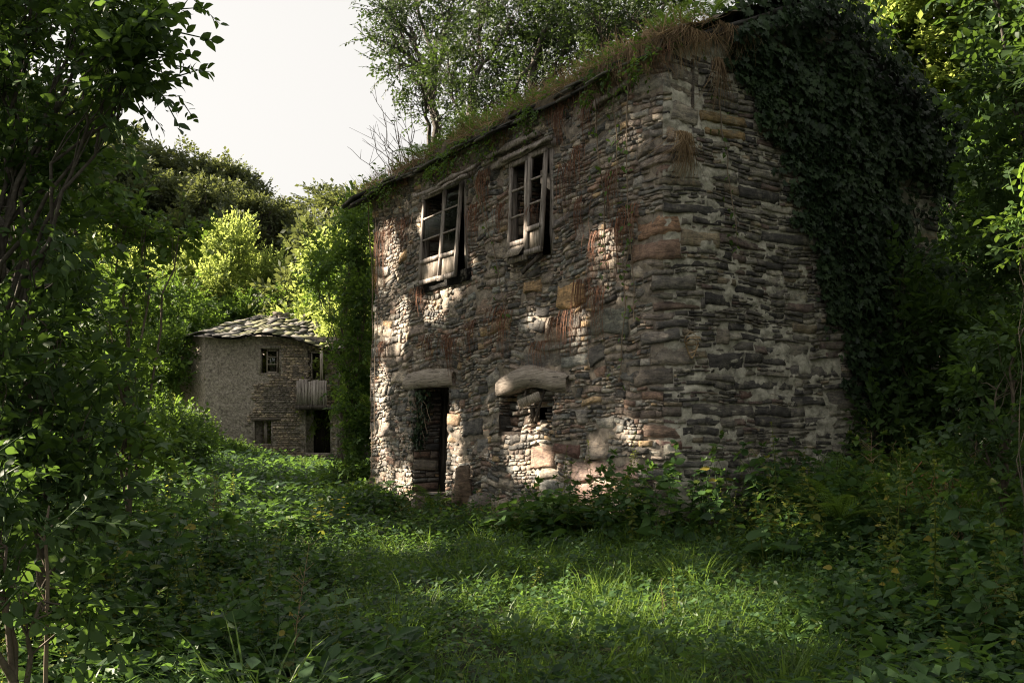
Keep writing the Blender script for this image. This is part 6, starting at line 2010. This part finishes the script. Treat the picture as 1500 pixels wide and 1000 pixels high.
# long grass clump bottom left --------------------------------------------------
def grass_clump(P, n, L, label, r=.25, wdt=.014):
    b_ = Buf(); a = RNG.uniform(0, 6.28, n); ln = RNG.uniform(.1, .75, n); ra = r * RNG.random(n)
    BL = T([[-.5, 0, 0], [.5, 0, 0], [.48, .3, .02], [-.48, .3, .02], [.4, .6, .12], [-.4, .6, .12], [.22, .85, .30], [-.22, .85, .30], [0, 1, .48]])
    BF = [np.array([[0, 1, 2, 3], [3, 2, 4, 5], [5, 4, 6, 7]]), np.array([[7, 6, 8]])]
    LL = L * RNG.uniform(.6, 1.2, n)
    inst(b_, BL, BF, np.stack([np.cos(a) * ra, np.sin(a) * ra, np.zeros(n)], 1), np.stack([np.cos(a) * ln, np.sin(a) * ln, np.ones(n)], 1), -np.stack([np.cos(a), np.sin(a), -.3 * np.ones(n)], 1),
         np.stack([wdt * RNG.uniform(.6, 1.2, n), LL, -LL * 1.0], 1) * [1, 1, 1], RNG.uniform(.2, .85, n))
    o_ = obj('long_grass_clump', b_.mesh('long_grass_clump', M['grass']), None, tuple(P), 0, label=label, category='grass clump', group='clumps of long grass')
grass_clump(on_ground(370, 5.0), 90, .62, 'clump of long arching grass in the lower left', .3)
grass_clump(on_ground(450, 5.2), 110, .50, 'clump of long grass between the nettles and the clearing', .4, .011)
grass_clump(on_ground(1150, 6.2), 70, .4, 'long grass clump at the right border of the clearing', .35, .010)
grass_clump(on_ground(1010, 9.6), 80, .45, 'sunlit long grass tuft in the middle distance of the clearing', .5, .009)
grass_clump(on_ground(20, 4.4), 26, .8, 'few long grass blades at the lower left edge', .3)
grass_clump(on_ground(1250, 5.4), 60, .35, 'long grass tuft low on the right', .4, .009)

# dead stems ---------------------------------------------------------------------
b_ = Buf(); p0 = on_ground(60, 4.8)
tube(b_, [p0, p0 + [.02, 0, .35], W(70, 850, 4.8), W(66, 780, 4.8), W(72, 740, 4.8)], [.014, .012, .010, .008, .005], 5)
for k in range(7):
    a = W(66 + random.uniform(-3, 5), random.uniform(740, 900), 4.8); tube(b_, [a, a + [random.uniform(-.1, .1), random.uniform(-.1, .1), random.uniform(-.05, .12)]], [.006, .003], 3)
obj('dead_plant', b_.mesh('dead_stem', M['vine'], origin=p0), None, tuple(p0), 0, label='dead reddish stem standing in the lower left corner', category='dead plant')
b_ = Buf(); p0 = on_ground(1365, 10.4)
for k in range(40):
    a = np.array(p0) + [random.gauss(0, .12), random.gauss(0, .1), random.uniform(.2, 1.2)]; tube(b_, [a, a + [random.uniform(-.2, .2), random.uniform(-.1, .1), -.12], a + [random.uniform(-.3, .3), 0, -.45]], [.006, .005, .003], 3, random.random())
obj('dead_bracken', b_.mesh('dead_stems', M['red_root'], origin=p0), None, tuple(p0), 0, label='clump of dead brown stems and bracken among the right-hand ferns', category='dead bracken')
# twigs sticking up at the far end of the roof
b_ = Buf(); p0 = roof_pt(8.2, .3, .2)
for k in range(14):
    a = roof_pt(random.uniform(7.6, 9.0), .3, .1); e = a + np.array([random.gauss(-.25, .35), random.gauss(0, .2), random.uniform(.6, 1.5)])
    c_ = curve_pts(a, e, 0, .18, 7, up=.1); tube(b_, c_, np.linspace(.012, .004, 7), 3)
    for j in range(3):
        i_ = random.randint(2, 5); tube(b_, [c_[i_], c_[i_] + np.array([random.gauss(0, .2), random.gauss(0, .1), random.uniform(.1, .4)])], [.006, .003], 3)
obj('bare_twigs', b_.mesh('bare_twigs', M['twig'], origin=p0), None, tuple(p0), 0, label='bare twigs sticking up from the far end of the roof', category='twigs')
print('TRIS', sum(len(m.loops) - 2 * len(m.polygons) for m in bpy.data.meshes), 'objects', len(bpy.data.objects))
